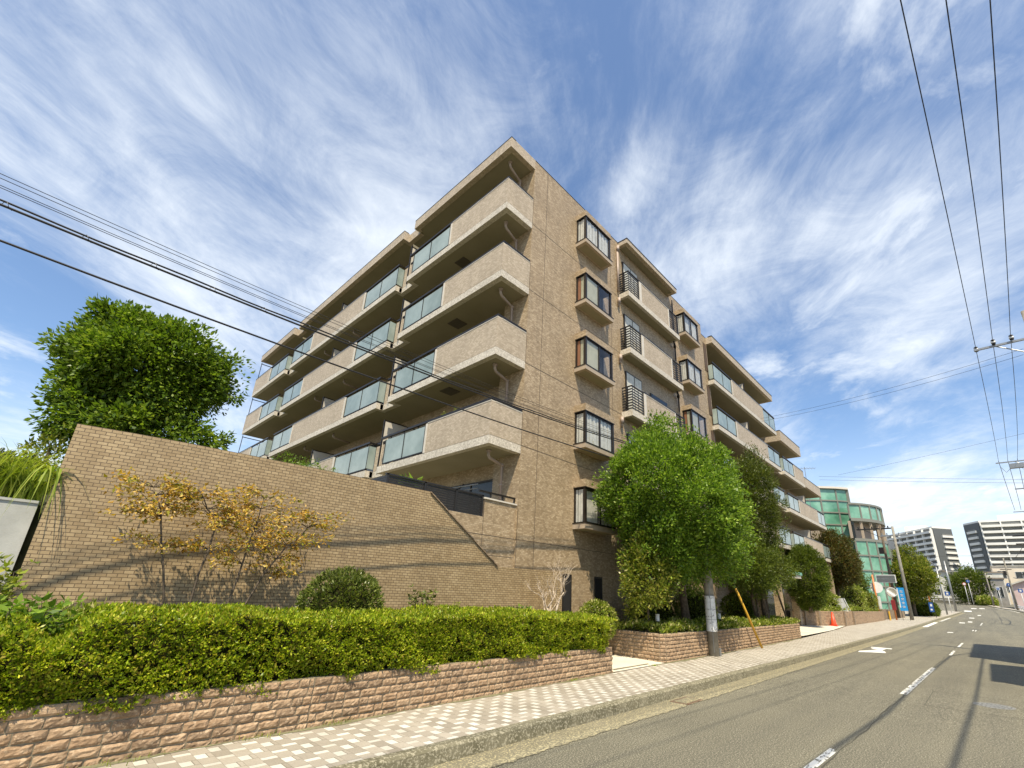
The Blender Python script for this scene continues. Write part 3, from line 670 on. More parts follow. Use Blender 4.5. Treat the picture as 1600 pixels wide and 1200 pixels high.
s1 = (26.1, 38.4, [('g', 26.18, 29.15), ('p', 29.28, 35.5), ('g', 35.55, 38.3)])
s2 = (39.2, 45.2, [('g', 39.26, 42.1), ('p', 42.25, 45.2)])
s2b = (39.2, 51.0, [('g', 39.26, 42.1), ('p', 42.25, 48.2), ('g', 48.3, 50.9)])
street_floor(14.84, [s1], W1); street_floor(11.84, [s1, s2], W1+W2); street_floor(8.84, [s1, s2b], W1+W2+W3); street_floor(5.84, [s1, s2b], W1+W2+W3)
def street_roof(x0, x1, z0, z1, name='roof'):
    s = MB(); s.box(x0, x1, YF, YF+.22, z0, z1); s.box(x0, x0+.22, YF+.22, YB, z0, z1); s.box(x1-.22, x1, YF+.22, YB, z0, z1); o = P(s, name, T['fascia'])
    P(MB().box(x0+.22, x1-.22, YF+.22, YB, z0+.03, z0+.2), 'roof_soffit', T['soffit'], o); P(MB().box(x0-.02, x1+.02, YF-.02, YF+.24, z1, z1+.035), 'roof_coping', T['frame'], o)
street_roof(26.37, 38.5, 17.58, 18.05); street_roof(39.4, 45.3, 14.45, 15.3); street_roof(45.3, 50.9, 11.7, 12.55)
# entrance canopy, ground floor piers and the dark glazed hall behind the trees
en = MB(); en.prism([(27.6, 7.9), (32.3, 7.85), (32.3, 11.2), (27.6, 11.2)], 3.32, 3.5); ec = P(en, 'entrance_canopy', T['white_trim'])
P(MB().box(27.5, 32.4, 7.8, 11.2, 3.5, 3.66), 'canopy_roof', plain('green copper sheet', (.16,.38,.28), .5), ec)
pieces('pier', T['wall_tile'], B, [(x, x+.45, 9.75, 10.2, .2, 5.57) for x in (26.5, 30.5, 34.5, 38.4, 45, 50.5)])
s = MB(); s.box(26.4, 51, 11.1, 11.19, .2, 5.5, 0)
P(s, 'entrance_hall_glazing', T['glass'])
# slatted black fence on the terrace edge
fe = thing('louvered_fence', 'black horizontal slat fence standing on the brick wall at the corner terrace', 'fence', (7, 10.15, 3.9))
s = MB()
for k in range(9):
    z = 3.93+.062*k; s.box(5.5, 8.58, 10.12, 10.15, z, z+.052); s.obox((5.5, 11.6, z+.026), (0, 1.45, 0), (.015, 0, 0), (0, 0, .026))
s.build('slat_panel', T['black_louver'], fe)
for x in (5.5, 6.6, 7.62, 8.57): MB().box(x-.03, x+.03, 10.09, 10.12, 3.90, 4.52).build('post', T['black_louver'], fe)
MB().box(5.46, 8.6, 10.09, 10.17, 4.49, 4.53).build('top_rail', T['black_louver'], fe)
# roof aerial
an = thing('roof_aerial', 'thin television aerial standing on the far low roof beside the glass building', 'aerial', (57.5, 12, 11)); s = MB(); s.tube([(57.5, 12, 10), (57.5, 12, 16.6)], .03, 6); s.build('mast', T['steel'], an)
s = MB(); s.tube([(57.5, 12.9, 16.5), (57.5, 10.9, 16.3)], .02, 5); s.tube([(57.5, 12.7, 14.4), (57.5, 11.3, 14.2)], .02, 5)
for k in range(7): y = 12.8-k*.28; s.tube([(56.9, y, 16.5-k*.028), (58.1, y, 16.5-k*.028)], .012, 4)
s.build('antenna_elements', T['steel'], an)
MB().box(51.2, 60, 11.5, 22, .3, 9.9).build('annex_building', T['wall_tile'])
tag(bpy.data.objects['annex_building'], 'low beige annex behind the trees at the far end of the apartment block', 'building')

# ------------------------------------------------------------------ retaining wall, left concrete wall, planters
rw = thing('retaining_wall', 'tall tan brick retaining wall with a level top and one corner cut off at a slant', 'wall', (6, 10, .5))
def fpoly(s, pts, th, m=0):
    """vertical wall face from (x, y, z) outline, extruded th towards +Y"""
    s.face(pts, m); s.face([(x, y+th, z) for x, y, z in reversed(pts)], m); n = len(pts)
    for i in range(n):
        a, b_ = pts[i], pts[(i+1) % n]; s.face([a, (a[0], a[1]+th, a[2]), (b_[0], b_[1]+th, b_[2]), b_], m)
s = MB(); zt = 4.25
fpoly(s, [(9.17, 9.96, .3), (12.06, 9.95, .3), (12.06, 9.95, 2.56), (9.17, 9.96, 2.56)], .03)
fpoly(s, [(6.7, 10.0, .3), (9.17, 9.96, .3), (9.17, 9.96, 2.56), (6.7, 10.0, zt)], .05)
pl = [(6.7, 10.0), (3.5, 10.14), (1.5, 10.28), (.7, 10.40), (.02, 10.55)]
for (xa, ya), (xb, yb) in zip(pl[:-1], pl[1:]): fpoly(s, [(xb, yb, .3), (xa, ya, .3), (xa, ya, zt), (xb, yb, zt)], .25)
s.build('wall_face', T['tan_brick'], rw)
s = MB(); d = Vector((9.17-6.7, -.04, 2.56-zt)); nrm = Vector((-d.z, 0, d.x)).normalized()
s.obox(Vector((6.7, 10.02, zt))+d/2+nrm*.012, d/2, (0, .06, 0), nrm*.014); s.build('slanted_coping', T['pier_tile'], rw)
s = MB()
for (xa, ya), (xb, yb) in zip(pl[:-1], pl[1:]):
    c = Vector(((xa+xb)/2, (ya+yb)/2+.133, zt+.012)); s.obox(c, Vector(((xa-xb)/2, (ya-yb)/2, 0)), (0, .13, 0), (0, 0, .014))
s.build('coping', T['tan_brick'], rw)
T['terrace'] = mottle('terrace soil and moss', (.05,.06,.02), (.10,.10,.05), 3, .95)
struct(MB().prism([(.1, 10.75), (9.9, 10.35), (10.3, 46), (-30, 46), (-30, 11.2), (-.2, 11.1)], .1, 3.12).build('terrace_ground', T['terrace']))
cw = MB(); cw.box(-9, -.06, 10.72, 10.92, 0, 2.93); cw.box(-9, -.06, 10.70, 10.94, 2.93, 2.97)
tag(cw.build('concrete_wall', T['concrete']), 'grey concrete wall topped by tall grass at the left edge', 'wall')

def split_bricks(p0, p1, z0, z1, rows, blen, seed, nx=7, nz=4, deep=.028):
    """rough split-face bricks laid in running bond on a mortar backing, outward = right of p0->p1"""
    r_ = np.random.default_rng(seed); s = MB(); p0 = Vector((p0[0], p0[1], 0)); p1 = Vector((p1[0], p1[1], 0)); ln = (p1-p0).length; d = (p1-p0)/ln; nrm = Vector((d.y, -d.x, 0))
    h = (z1-z0)/rows
    for k in range(rows):
        x = -blen*(.5 if k % 2 else 0)-r_.uniform(0, .03)
        while x < ln:
            L_ = blen*r_.choice([.55, 1, 1, 1, 1.0, .9]); a, b_ = max(x, 0)+.005, min(x+L_, ln)-.005; x += L_
            if b_-a < .04: continue
            za, zb = z0+k*h+.006, z0+(k+1)*h-.006; base = len(s.v); out_ = r_.uniform(.6, 1)*deep; mi = int(r_.integers(0, 3))
            for j in range(nz+1):
                for i in range(nx+1):
                    fx, fz = i/nx, j/nz; e = min(min(fx, 1-fx)*7.0, min(fz, 1-fz)*4.0, 1)
                    o_ = (out_+r_.uniform(-.005, .006)) if e > 0 else .003+r_.uniform(0, .004)
                    q = p0+d*(a+(b_-a)*fx+(r_.uniform(-.004, .004) if e == 0 else 0))+nrm*max(o_, .001); s.v.append((q.x, q.y, za+(zb-za)*fz+(r_.uniform(-.003, .003) if e == 0 else 0)))
            for j in range(nz):
                for i in range(nx):
                    q = base+j*(nx+1)+i; s.f.append((q, q+1, q+nx+2, q+nx+1)); s.m.append(mi)
    return s
def brickmat(name, a, b_):
    m = mottle(name, a, b_, 9, .9, bump=1.0, bscale=38, fine=(22, .52, .70, (.46,.34,.22))); return m
BR = [brickmat('split brick warm', (.23,.148,.082), (.38,.255,.152)), brickmat('split brick tan', (.26,.172,.10), (.42,.295,.18)), brickmat('split brick grey brown', (.165,.108,.062), (.30,.205,.125))]
T['mortar'] = mottle('pale mortar', (.17,.14,.09), (.32,.27,.18), 6, .95, bump=.5)
def planter(name, label, pts, zb, zt, rows, blen, seed, deep=.028, inner=True):
    """low wall along the polyline pts (outward on the right)"""
    t_ = thing(name, label, 'planter wall', (pts[0][0], pts[0][1], zb)); bk = MB()
    all_ = MB()
    for i, (a, b_) in enumerate(zip(pts[:-1], pts[1:])):
        q = split_bricks(a, b_, zb, zt, rows, blen, seed+i, deep=deep); n = len(all_.v); all_.v += q.v; all_.f += [tuple(n+k for k in f) for f in q.f]; all_.m += q.m
        A, B_ = Vector((a[0], a[1], 0)), Vector((b_[0], b_[1], 0)); d = (B_-A).normalized(); nr = Vector((d.y, -d.x, 0))
        c = (A+B_)/2-nr*.07+Vector((0, 0, (zb+zt)/2-.05)); bk.obox(c, d*((B_-A).length/2-.001*i), nr*.07, (0, 0, (zt-zb)/2+.047))
    all_.build('brick_face', BR, t_); bk.build('mortar_bed', T['mortar'], t_)
    return t_
PT = .66
def yfront(x): return iy(x)
planter('brick_planter', 'long low planter wall of rough split pink bricks under the clipped hedge', [(-4, 6.60), (3, 6.62), (6.5, 6.72), (10.22, 6.83), (10.27, 9.85)], .13, .74, 6, .235, 21)
planter('brick_planter', 'low split brick planter wall with a rounded corner behind the white banded utility pole', [(13.3, 9.9), (12.98, 7.05), (13.1, 6.92), (16, 6.95), (20, 7.03), (28.2, 7.27), (28.35, 7.5), (28.4, 9.5)], .13, .92, 8, .235, 40, .032)
planter('brick_planter', 'far brick planter wall with shallow piers beside the red cone', [(38.2, 10.2), (41, 9.42), (46, 8.62), (56, 8.60), (67, 8.5), (67.6, 9.2)], .25, 1.42, 11, .3, 60, .02)
for (x, y), lb in zip(((39.6, 9.78), (41.4, 9.28), (43.7, 8.93), (46.4, 8.56), (50, 8.55)), ('farthest left shallow pier of the far planter wall, in shade by the oval evergreen', 'second shallow pier of the far planter wall, left of the cone', 'shallow pier of the far planter wall just behind the cone', 'shallow pier of the far planter wall just right of the cone', 'shallow pier of the far planter wall below the slanting plaque')):
    tag(MB().box(x, x+.4, y-.06, y+.2, .3, 1.44).build('wall_pier', T['pier_tile']), lb, 'pier', 'piers of the far planter wall')
tag(MB().prism([(68.4, 8.75), (80, 7.9), (80, 12), (68.4, 12)], .4, 1.62).build('stone_wall', T['pier_tile']), 'plain brown tiled wall beyond the far planter, next to the blue banner', 'wall')
so_ = MB(); so_.prism([(-4, 6.7), (10.1, 6.95), (10.1, 9.94), (-4, 9.98)], .1, .66); so_.prism([(13.3, 7.1), (28.1, 7.42), (28.1, 9.9), (13.4, 9.9)], .1, .84); so_.prism([(41.3, 9.6), (46.4, 8.8), (67, 8.7), (67, 10.9), (38.6, 10.9)], .2, 1.32)
so_.prism([(13.3, 9.9), (28.4, 9.9), (28.4, 9.99), (13.3, 9.99)], .1, .8); struct(so_.build('planting_soil', T['soil'])); 

# ------------------------------------------------------------------ foliage
def leaf_mesh(P_, D, S, L_, W_, fold=.15, curl=0.0):
    """arrays: base points, unit length directions, unit side directions, lengths, widths -> vertices, quads"""
    n = len(P_); Nn = np.cross(D, S); L_ = L_[:, None]; W_ = W_[:, None]
    a = P_; b_ = P_+D*L_*.45+S*W_*.5+Nn*W_*fold; c = P_+D*L_-Nn*L_*curl; d = P_+D*L_*.45-S*W_*.5+Nn*W_*fold
    v = np.stack([a, b_, c, d], 1).reshape(-1, 3); f = np.arange(n*4).reshape(-1, 4); return v, f
def unit(a): return a/np.maximum(np.linalg.norm(a, axis=1, keepdims=True), 1e-9)
def np_mesh(name, v, f, mat, parent=None):
    me = bpy.data.meshes.new(name); me.vertices.add(len(v)); me.vertices.foreach_set('co', v.astype(np.float32).ravel())
    k = f.shape[1]; me.loops.add(len(f)*k); me.loops.foreach_set('vertex_index', f.astype(np.int32).ravel())
    me.polygons.add(len(f)); me.polygons.foreach_set('loop_start', np.arange(0, len(f)*k, k, dtype=np.int32)); me.update(calc_edges=True)
    me.materials.append(mat); o = bpy.data.objects.new(name, me); link(o, parent); return o
def leaves(name, pts, outw, size, mat, parent=None, aspect=.45, up=.25, rnd=.75, droop=0.0, per=1, spread=0.0, curl=0.1, seed=1):
    r_ = np.random.default_rng(seed)
    if per > 1:
        pts = np.repeat(pts, per, 0); outw = np.repeat(outw, per, 0); pts = pts+r_.normal(0, spread, pts.shape)
    n = len(pts); D = unit(outw+np.array([0, 0, up])+r_.normal(0, rnd, (n, 3))+np.array([0, 0, -droop])); S = unit(np.cross(D, r_.normal(0, 1, (n, 3))+np.array([0, 0, 1.2])))
    L_ = size*r_.uniform(.65, 1.3, n); v, f = leaf_mesh(pts, D, S, L_, L_*aspect*r_.uniform(.8, 1.2, n), curl=curl)
    return np_mesh(name, v, f, mat, parent)
def crown(c, r, nc, cr, per, seed, shell=.5, lump=.18, flat=1.0, zmin=None):
    """clump centres through an uneven ellipsoid; per points in each clump; returns points and outward directions"""
    r_ = np.random.default_rng(seed); c = np.array(c, float); r = np.array(r, float)
    d = unit(r_.normal(0, 1, (nc, 3))); ph = r_.uniform(0, 6.28, 6)
    lm = 1+lump*(np.sin(d[:, 0]*3.1+ph[0])*np.sin(d[:, 1]*3.7+ph[1])+.7*np.sin(d[:, 2]*5.3+ph[2]+d[:, 0]*4)+.5*np.sin(d[:, 1]*7.9+ph[3]+d[:, 2]*6))
    rad = (shell+(1-shell)*r_.uniform(0, 1, nc)**.6)*lm; cen = c+d*rad[:, None]*r
    k = r_.poisson(per, nc); idx = np.repeat(np.arange(nc), k); g = unit(r_.normal(0, 1, (len(idx), 3)))*(r_.uniform(0, 1, len(idx))**.45)[:, None]*cr
    g[:, 2] *= flat; p = cen[idx]+g*r_.uniform(.6, 1.3, nc)[idx][:, None]; o = unit(g/cr*.9+(d*rad[:, None])[idx]*.8)
    if zmin is not None: q = p[:, 2] > zmin; p, o = p[q], o[q]
    return p, o, cen
def limb(a, b_, r0, r1, seed=0, n=7, wob=.06):
    r_ = np.random.default_rng(seed); a, b_ = Vector(a), Vector(b_); ln = (b_-a).length; pts = []
    for i in range(n):
        t_ = i/(n-1); q = a.lerp(b_, t_); k = math.sin(math.pi*t_)*ln*wob; pts.append(q+Vector(r_.normal(0, 1, 3))*k*.5+Vector((0, 0, k*.6)))
    return pts, [r0+(r1-r0)*i/(n-1) for i in range(n)]
def trunk_mesh(name, base, top, r0, r1, ends, mat, parent, seed=3, rb=.35):
    s = MB(); pts, rs = limb(base, top, r0, r1, seed, 9, .03); rs[0] *= 1.25; s.tube(pts, rs, 9)
    r_ = np.random.default_rng(seed+9)
    for i, e in enumerate(ends):
        k = int(r_.integers(3, 9)); st = pts[k]; p2, r2_ = limb(st, e, rs[k]*rb+.01, .008, seed+i, 6, .08); s.tube(p2, r2_, 6)
    return s.build(name, mat, parent, smooth=True)
def tree(name, label, base, c, r, leafmat_, size, nc, cr, per, seed, trunk_r=.1, bark=None, nl=16, cat='tree', group=None, extra=None, **k):
    t_ = thing(name, label, cat, base, group); cp_ = {q: k.pop(q) for q in list(k) if q in ('shell', 'lump', 'flat', 'zmin')}
    p, o, cen = crown(c, r, nc, cr, per, seed, **cp_)
    if extra is not None:
        for ex in extra:
            p2, o2, c2 = crown(*ex, **{}); p = np.vstack([p, p2]); o = np.vstack([o, o2]); cen = np.vstack([cen, c2])
    leaves('crown', p, o, size, leafmat_, t_, seed=seed+1, **k)
    r_ = np.random.default_rng(seed+4); ends = [tuple(cen[i]) for i in r_.choice(len(cen), min(nl, len(cen)), replace=False)]
    trunk_mesh('trunk', base, (c[0], c[1], c[2]+r[2]*.35), trunk_r, trunk_r*.35, ends, bark or T['bark'], t_, seed)
    return t_
G = lambda *c: [tuple(x) for x in c]
LM = {}
LM['hedge'] = leafmat('azalea hedge leaves', G((.045,.085,.006), (.14,.22,.012), (.25,.35,.02), (.075,.13,.008), (.42,.48,.06), (.14,.11,.03)), .38, .35, (1.5,1.5,.6))
LM['big'] = leafmat('glossy broad leaves', G((.028,.062,.008), (.075,.135,.016), (.13,.21,.028), (.045,.09,.010), (.20,.27,.05)), .35, .34, (1.4,1.5,.6))
LM['bright'] = leafmat('bright green leaves', G((.035,.08,.010), (.09,.17,.02), (.165,.27,.035), (.052,.11,.012), (.24,.34,.06)), .42, .34, (1.35,1.5,.65))
LM['small'] = leafmat('yellowish glossy leaves', G((.045,.08,.01), (.10,.14,.02), (.16,.19,.035), (.07,.10,.012), (.26,.25,.08)), .35, .3)
LM['dark'] = leafmat('dark olive foliage', G((.028,.048,.008), (.055,.080,.012), (.085,.11,.02), (.04,.06,.01)), .5, .25)
LM['olive'] = leafmat('olive green foliage', G((.026,.05,.008), (.058,.09,.012), (.10,.135,.02), (.038,.065,.01)), .5, .28)
LM['rust'] = leafmat('reddish brown foliage', G((.035,.055,.012), (.075,.058,.018), (.03,.055,.012), (.09,.075,.028), (.04,.065,.01)), .55, .3, (1.6,1.2,.6))
LM['yellow'] = leafmat('dry yellow leaves', G((.30,.19,.03), (.42,.33,.07), (.17,.20,.025), (.52,.42,.16), (.24,.14,.03), (.11,.17,.02)), .55, .38, (1.5,1.3,.6))
LM['ball'] = leafmat('clipped shrub leaves', G((.035,.055,.012), (.075,.11,.02), (.13,.16,.045), (.05,.08,.015)), .35, .22)
LM['cover'] = leafmat('groundcover leaves', G((.06,.10,.012), (.12,.18,.02), (.20,.25,.04), (.08,.12,.015), (.45,.45,.25)), .4, .3)
LM['grass'] = leafmat('grass blades', G((.08,.14,.015), (.16,.23,.03), (.26,.31,.08), (.10,.16,.02)), .5, .4)

def bushy(name, label, c, r, mat, size, n, seed, cat='shrub', core=True, lump=.06, per=5, group=None, zmin=None, stems=True, **k):
    """clipped shrub: leaves in rosettes over an uneven closed shape with a twiggy inside"""
    t_ = thing(name, label, cat, (c[0], c[1], c[2]-r[2]), group); r_ = np.random.default_rng(seed); d = unit(r_.normal(0, 1, (n, 3))); cc = np.array(c, float); rr = np.array(r, float)
    sh = 1+lump*(np.sin(d[:, 0]*6+1)*np.sin(d[:, 2]*7+seed)+np.sin(d[:, 1]*9+2))
    p = cc+d*rr*(sh*(1-.10*r_.uniform(0, 1, n)**1.5))[:, None]
    if zmin is not None: q = p[:, 2] > zmin; p, d = p[q], d[q]
    leaves('foliage', p, d, size, mat, t_, per=per, spread=size*.35, seed=seed, **k)
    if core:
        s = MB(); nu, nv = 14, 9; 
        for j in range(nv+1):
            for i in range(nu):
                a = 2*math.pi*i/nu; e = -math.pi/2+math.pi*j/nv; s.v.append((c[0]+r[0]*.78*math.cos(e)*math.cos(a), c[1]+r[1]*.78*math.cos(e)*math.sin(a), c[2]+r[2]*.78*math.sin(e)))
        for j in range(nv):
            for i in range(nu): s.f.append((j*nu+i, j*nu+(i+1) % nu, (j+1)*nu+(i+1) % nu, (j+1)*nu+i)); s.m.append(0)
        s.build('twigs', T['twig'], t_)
    return t_

# pots and boxes along the rails
pots = [((9.2, 10.9, 7.62), 'red', 'small red flowering pot on the rail shelf of the lowest corner balcony'), ((8.72, 12.0, 7.6), 'white', 'small white flower pot behind the lowest corner balcony rail'), ((8.72, 12.7, 7.6), 'white', 'white flower pot nearest the glass end of the lowest corner balcony'), ((8.72, 12.2, 10.6), 'steel', 'grey bracket standing above the parapet of the second corner balcony')]
for (x, y, z), mt_, lb in pots:
    t_ = thing('flower_pot', lb, 'flower pot', (x, y, z-.1)); MB().tube([(x, y, z-.12), (x, y, z+.04)], [.05, .07], 10).build('pot', T['cone'] if mt_ == 'red' else T[mt_], t_)
    rr_ = np.random.default_rng(int(y*10)); q = rr_.normal(0, .05, (60, 3))+np.array([x, y, z+.09]); leaves('foliage_tuft', q, unit(q-np.array([x, y, z])), .05, LM['cover'], t_, seed=3)
# --- the long clipped hedge
def hedge():
    t_ = thing('clipped_hedge', 'long clipped azalea hedge growing over the low pink brick planter', 'hedge', (3, 7.2, .66))
    r_ = np.random.default_rng(5); P_, O_ = [], []
    def top(x): 
        z = 1.50+.03*math.sin(x*1.3)+.02*math.sin(x*3.7)-.0*x
        z -= .10*max(0, (x-7.5)/2.5); z -= .30*math.exp(-((x-.42)/.22)**2)+.12*(x < .1)
        return z
    def front(x, z): return 6.575+.04*math.sin(x*2.1+z*3)+.03*math.sin(x*5.3+z*7)-.06*math.exp(-((z-1.1)/.3)**2)+.024*x
    def bot(x): return .66+.06*math.sin(x*1.9)+.04*math.sin(x*4.9)-.10*max(0, 1-(x+1)/4)
    for x in r_.uniform(-3.5, 9.95, 21000):
        zt_, zb_ = top(x), bot(x); q = r_.uniform(0, 1)
        if q < .60:
            z = zb_+(zt_-.04-zb_)*r_.uniform(0, 1); y = front(x, z)+abs(r_.normal(0, .03))+.07*max(0, math.sin(x*5.1+z*6)*math.sin(x*2.7-z*8))+.10*max(0, (z-zt_+.15)/.15)**2; o = (r_.normal(0, .1), -1, .25)
            hole = math.sin(x*7.3+z*9)*math.sin(x*3.1-z*11)
            if hole > .82: y += .12
        else:
            y = 6.5+1.45*r_.uniform(0, 1); z = zt_+.025*math.sin(x*9+y*7)+.02*math.sin(y*13)-abs(r_.normal(0, .015))-.06*max(0, (6.62-y)/.12); o = (0, -.2, 1)
        e = max(0, x-9.7)/.25
        if e > 0 and r_.uniform() < e*.6: x = 9.95+r_.normal(0, .02); o = (1, -.2, .3); y = front(9.8, 1)+1.3*r_.uniform(0, 1); z = bot(9.9)+(top(9.9)-bot(9.9))*r_.uniform(0, 1)
        P_.append((x, y, z)); O_.append(o)
    P_ = np.array(P_); O_ = unit(np.array(O_))
    leaves('foliage', P_, O_, .043, LM['hedge'], t_, aspect=.48, up=.2, rnd=.62, per=7, spread=.014, seed=6)
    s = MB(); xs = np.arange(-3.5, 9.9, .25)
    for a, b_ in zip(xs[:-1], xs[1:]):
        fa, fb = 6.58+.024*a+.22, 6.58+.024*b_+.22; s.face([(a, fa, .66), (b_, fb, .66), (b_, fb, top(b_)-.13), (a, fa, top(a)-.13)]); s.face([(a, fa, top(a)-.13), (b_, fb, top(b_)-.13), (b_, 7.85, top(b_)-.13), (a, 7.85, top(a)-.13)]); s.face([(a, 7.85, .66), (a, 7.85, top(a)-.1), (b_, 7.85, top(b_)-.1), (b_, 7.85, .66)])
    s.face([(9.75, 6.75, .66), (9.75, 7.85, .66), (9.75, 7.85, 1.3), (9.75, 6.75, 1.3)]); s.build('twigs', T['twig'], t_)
hedge()
# plants inside the bed behind the hedge
r_ = np.random.default_rng(8)
bp = np.stack([r_.uniform(-3, 10, 5200), r_.uniform(7.95, 9.85, 5200), np.zeros(5200)], 1); bp[:, 2] = 1.12+.16*np.sin(bp[:, 0]*2.1)*np.sin(bp[:, 1]*2.4)+.12*r_.uniform(0, 1, 5200)+.10*(bp[:, 0] < 1)
tag(leaves('low_groundcover', bp, np.tile([0, -.2, 1.], (5200, 1)), .075, LM['cover'], per=4, spread=.04, aspect=.4, rnd=.7, seed=9), 'loose leafy groundcover between the clipped hedge and the tan wall', 'groundcover', kind='stuff')
bushy('round_shrub', 'round clipped shrub standing behind the hedge against the tan wall', (3.87, 8.0, 1.50), (.66, .6, .62), LM['ball'], .062, 2300, 31, per=4, aspect=.42, rnd=.6, zmin=1.2)
def fernish(name, label, c, h, n, mat, size, seed, spread=.25, cat='plant', droop=.2, parent=None):
    t_ = thing(name, label, cat, c); r_ = np.random.default_rng(seed); s = MB(); P_, D_ = [], []
    for i in range(n):
        a = r_.uniform(0, 6.28); q = r_.uniform(.3, 1); e = Vector((c[0]+spread*q*math.cos(a), c[1]+spread*q*math.sin(a), c[2]+h*r_.uniform(.6, 1))); pts, rs = limb(c, e, .008, .003, seed+i, 7, .15); s.tube(pts, rs, 5)
        for j in range(2, 7):
            for sg in (-1, 1):
                for kk in range(2): P_.append(tuple(pts[j])); v_ = (pts[j]-pts[j-1]).normalized(); sd_ = v_.cross(Vector((0, 0, 1))).normalized()*sg; D_.append(tuple(sd_+v_*.5+Vector(r_.normal(0, .3, 3))))
    s.build('stems', T['bark'], t_); leaves('foliage', np.array(P_), unit(np.array(D_)), size, mat, t_, rnd=.25, droop=droop, aspect=.4, seed=seed); return t_
fernish('leafy_sapling', 'small fern-like sapling rising above the hedge right of the round shrub', (5.85, 8.6, 1.1), .85, 12, LM['ball'], .10, 33, .32)
fernish('leafy_sapling', 'tiny leafy sapling behind the hedge midway along the tan wall', (6.9, 8.7, 1.1), .52, 9, LM['cover'], .08, 34, .2)
fernish('nandina_bush', 'bushy nandina with pointed leaves behind the left end of the hedge', (.1, 7.6, .9), .72, 60, LM['bright'], .11, 35, .55, 'shrub')
fernish('nandina_bush', 'taller dark nandina at the extreme left in front of the concrete wall', (-.35, 9.3, .9), 1.2, 60, LM['cover'], .12, 36, .6, 'shrub')
fernish('leafy_sapling', 'low broad clump of leaves behind the hedge near the dead tree', (9.1, 8.8, 1.05), .5, 26, LM['bright'], .10, 37, .6)

# --- yellow leaved multi-stem tree in front of the tan wall
def yellow_tree():
    t_ = thing('yellow_tree', 'small multi-stem tree with dry yellow leaves in front of the tan brick wall', 'tree', (2.2, 9.55, .7)); s = MB(); r_ = np.random.default_rng(50); P_, O_ = [], []
    stems = [((1.72, 8.8, .9), (1.25, 8.75, 2.75), (1.05, 8.7, 3.15)), ((1.86, 8.8, .9), (1.95, 8.75, 2.7), (1.6, 8.6, 3.2)), ((2.33, 8.8, .9), (2.45, 8.7, 2.45), (2.5, 8.65, 3.25)), ((2.36, 8.8, .9), (2.9, 8.65, 2.3), (3.45, 8.6, 3.0))]
    k_ = 9.5/8.7; E0 = Vector((0, 0, 1.9)); stems = [tuple(tuple(E0+(Vector(q)-E0)*k_) for q in st) for st in stems]
    for a, m_, e in stems:
        a, m_, e = Vector(a), Vector(m_), Vector(e); path = [a.lerp(m_, i/5)+Vector(r_.normal(0, .018, 3)) for i in range(6)]+[m_.lerp(e, i/4)+Vector(r_.normal(0, .02, 3)) for i in range(1, 5)]
        s.tube(path, [.022-.0017*i for i in range(10)], 7)
        for k in range(4, 10):
            for q in range(8):
                d = Vector((r_.normal(.1, .75), r_.normal(-.1, .45), r_.uniform(-.12, .38))); ln = r_.uniform(.25, .62); e2 = path[k]+Vector((d.x, d.y*.6, d.z*.55)).normalized()*ln; p2, rr = limb(path[k], e2, .006, .002, int(r_.integers(1e6)), 6, .12); s.tube(p2, rr, 5)
                for w_ in range(2, 6):
                    for z_ in range(6): P_.append(tuple(p2[w_]+Vector(r_.normal(0, .05, 3)))); O_.append(tuple(d.normalized()*.7+Vector(r_.normal(0, .5, 3))))
    s.build('trunk', T['bark'], t_, smooth=True); leaves('crown', np.array(P_), unit(np.array(O_)), .068, LM['yellow'], t_, aspect=.5, up=-.1, rnd=.4, droop=.45, seed=51, curl=.3)
yellow_tree()
# --- bare pale tree
def bare_tree():
    t_ = thing('bare_tree', 'leafless pale dead tree with twisted branches beside the narrow dark door', 'tree', (10.75, 9.3, 1.0)); s = MB(); r_ = np.random.default_rng(77)
    def grow(p, d, ln, r0, lv):
        pts = [p]; 
        for i in range(4): d = (d+Vector(r_.normal(0, .16, 3))+Vector((0, 0, .05))).normalized(); pts.append(pts[-1]+d*ln/4)
        s.tube(pts, [r0*(1-.13*i) for i in range(5)], 6 if lv < 2 else 4)
        if lv < 5:
            for k in range(3 if lv < 3 else 2): nd = (d+Vector((r_.normal(0, .55), r_.normal(0, .35), r_.uniform(-.1, .35)))).normalized(); grow(pts[int(r_.integers(2, 5))], nd, ln*r_.uniform(.6, .82), r0*.52, lv+1)
    grow(Vector((10.6, 9.3, .9)), Vector((.55, 0, .8)).normalized(), .62, .05, 0); grow(Vector((10.65, 9.3, 1.0)), Vector((-.25, 0, 1)), .8, .028, 1); grow(Vector((11.0, 9.3, 1.35)), Vector((.25, 0, 1)).normalized(), .7, .04, 1)
    s.build('trunk', T['palebark'], t_, smooth=True)
bare_tree()

# ------------------------------------------------------------------ trees
tree('broadleaf_tree', 'big rounded glossy tree standing behind the left end of the tan wall', (.7, 12.2, 3.1), (.72, 12.0, 5.85), (1.22, 1.1, 1.18), LM['big'], .10, 420, .27, 110, 101, .16, aspect=.50, rnd=.5, up=.05, droop=.25, shell=.70, lump=.16,
     extra=[((1.95, 11.6, 6.15), (.50, .5, .62), 40, .2, 26, 102), ((-.1, 11.8, 4.95), (.42, .4, .75), 60, .22, 60, 103), ((.2, 12, 6.75), (.6, .6, .35), 50, .22, 70, 105), ((1.0, 11.2, 4.6), (1.25, .45, .30), 90, .2, 40, 104)])
tree('broadleaf_tree', 'small leafy tree peeping over the concrete wall beside the tan wall edge', (-.15, 11.6, 3.0), (-.18, 11.5, 3.7), (.42, .35, .55), LM['small'], .095, 46, .16, 22, 106, .03, aspect=.4, rnd=.5, shell=.4, nl=10)
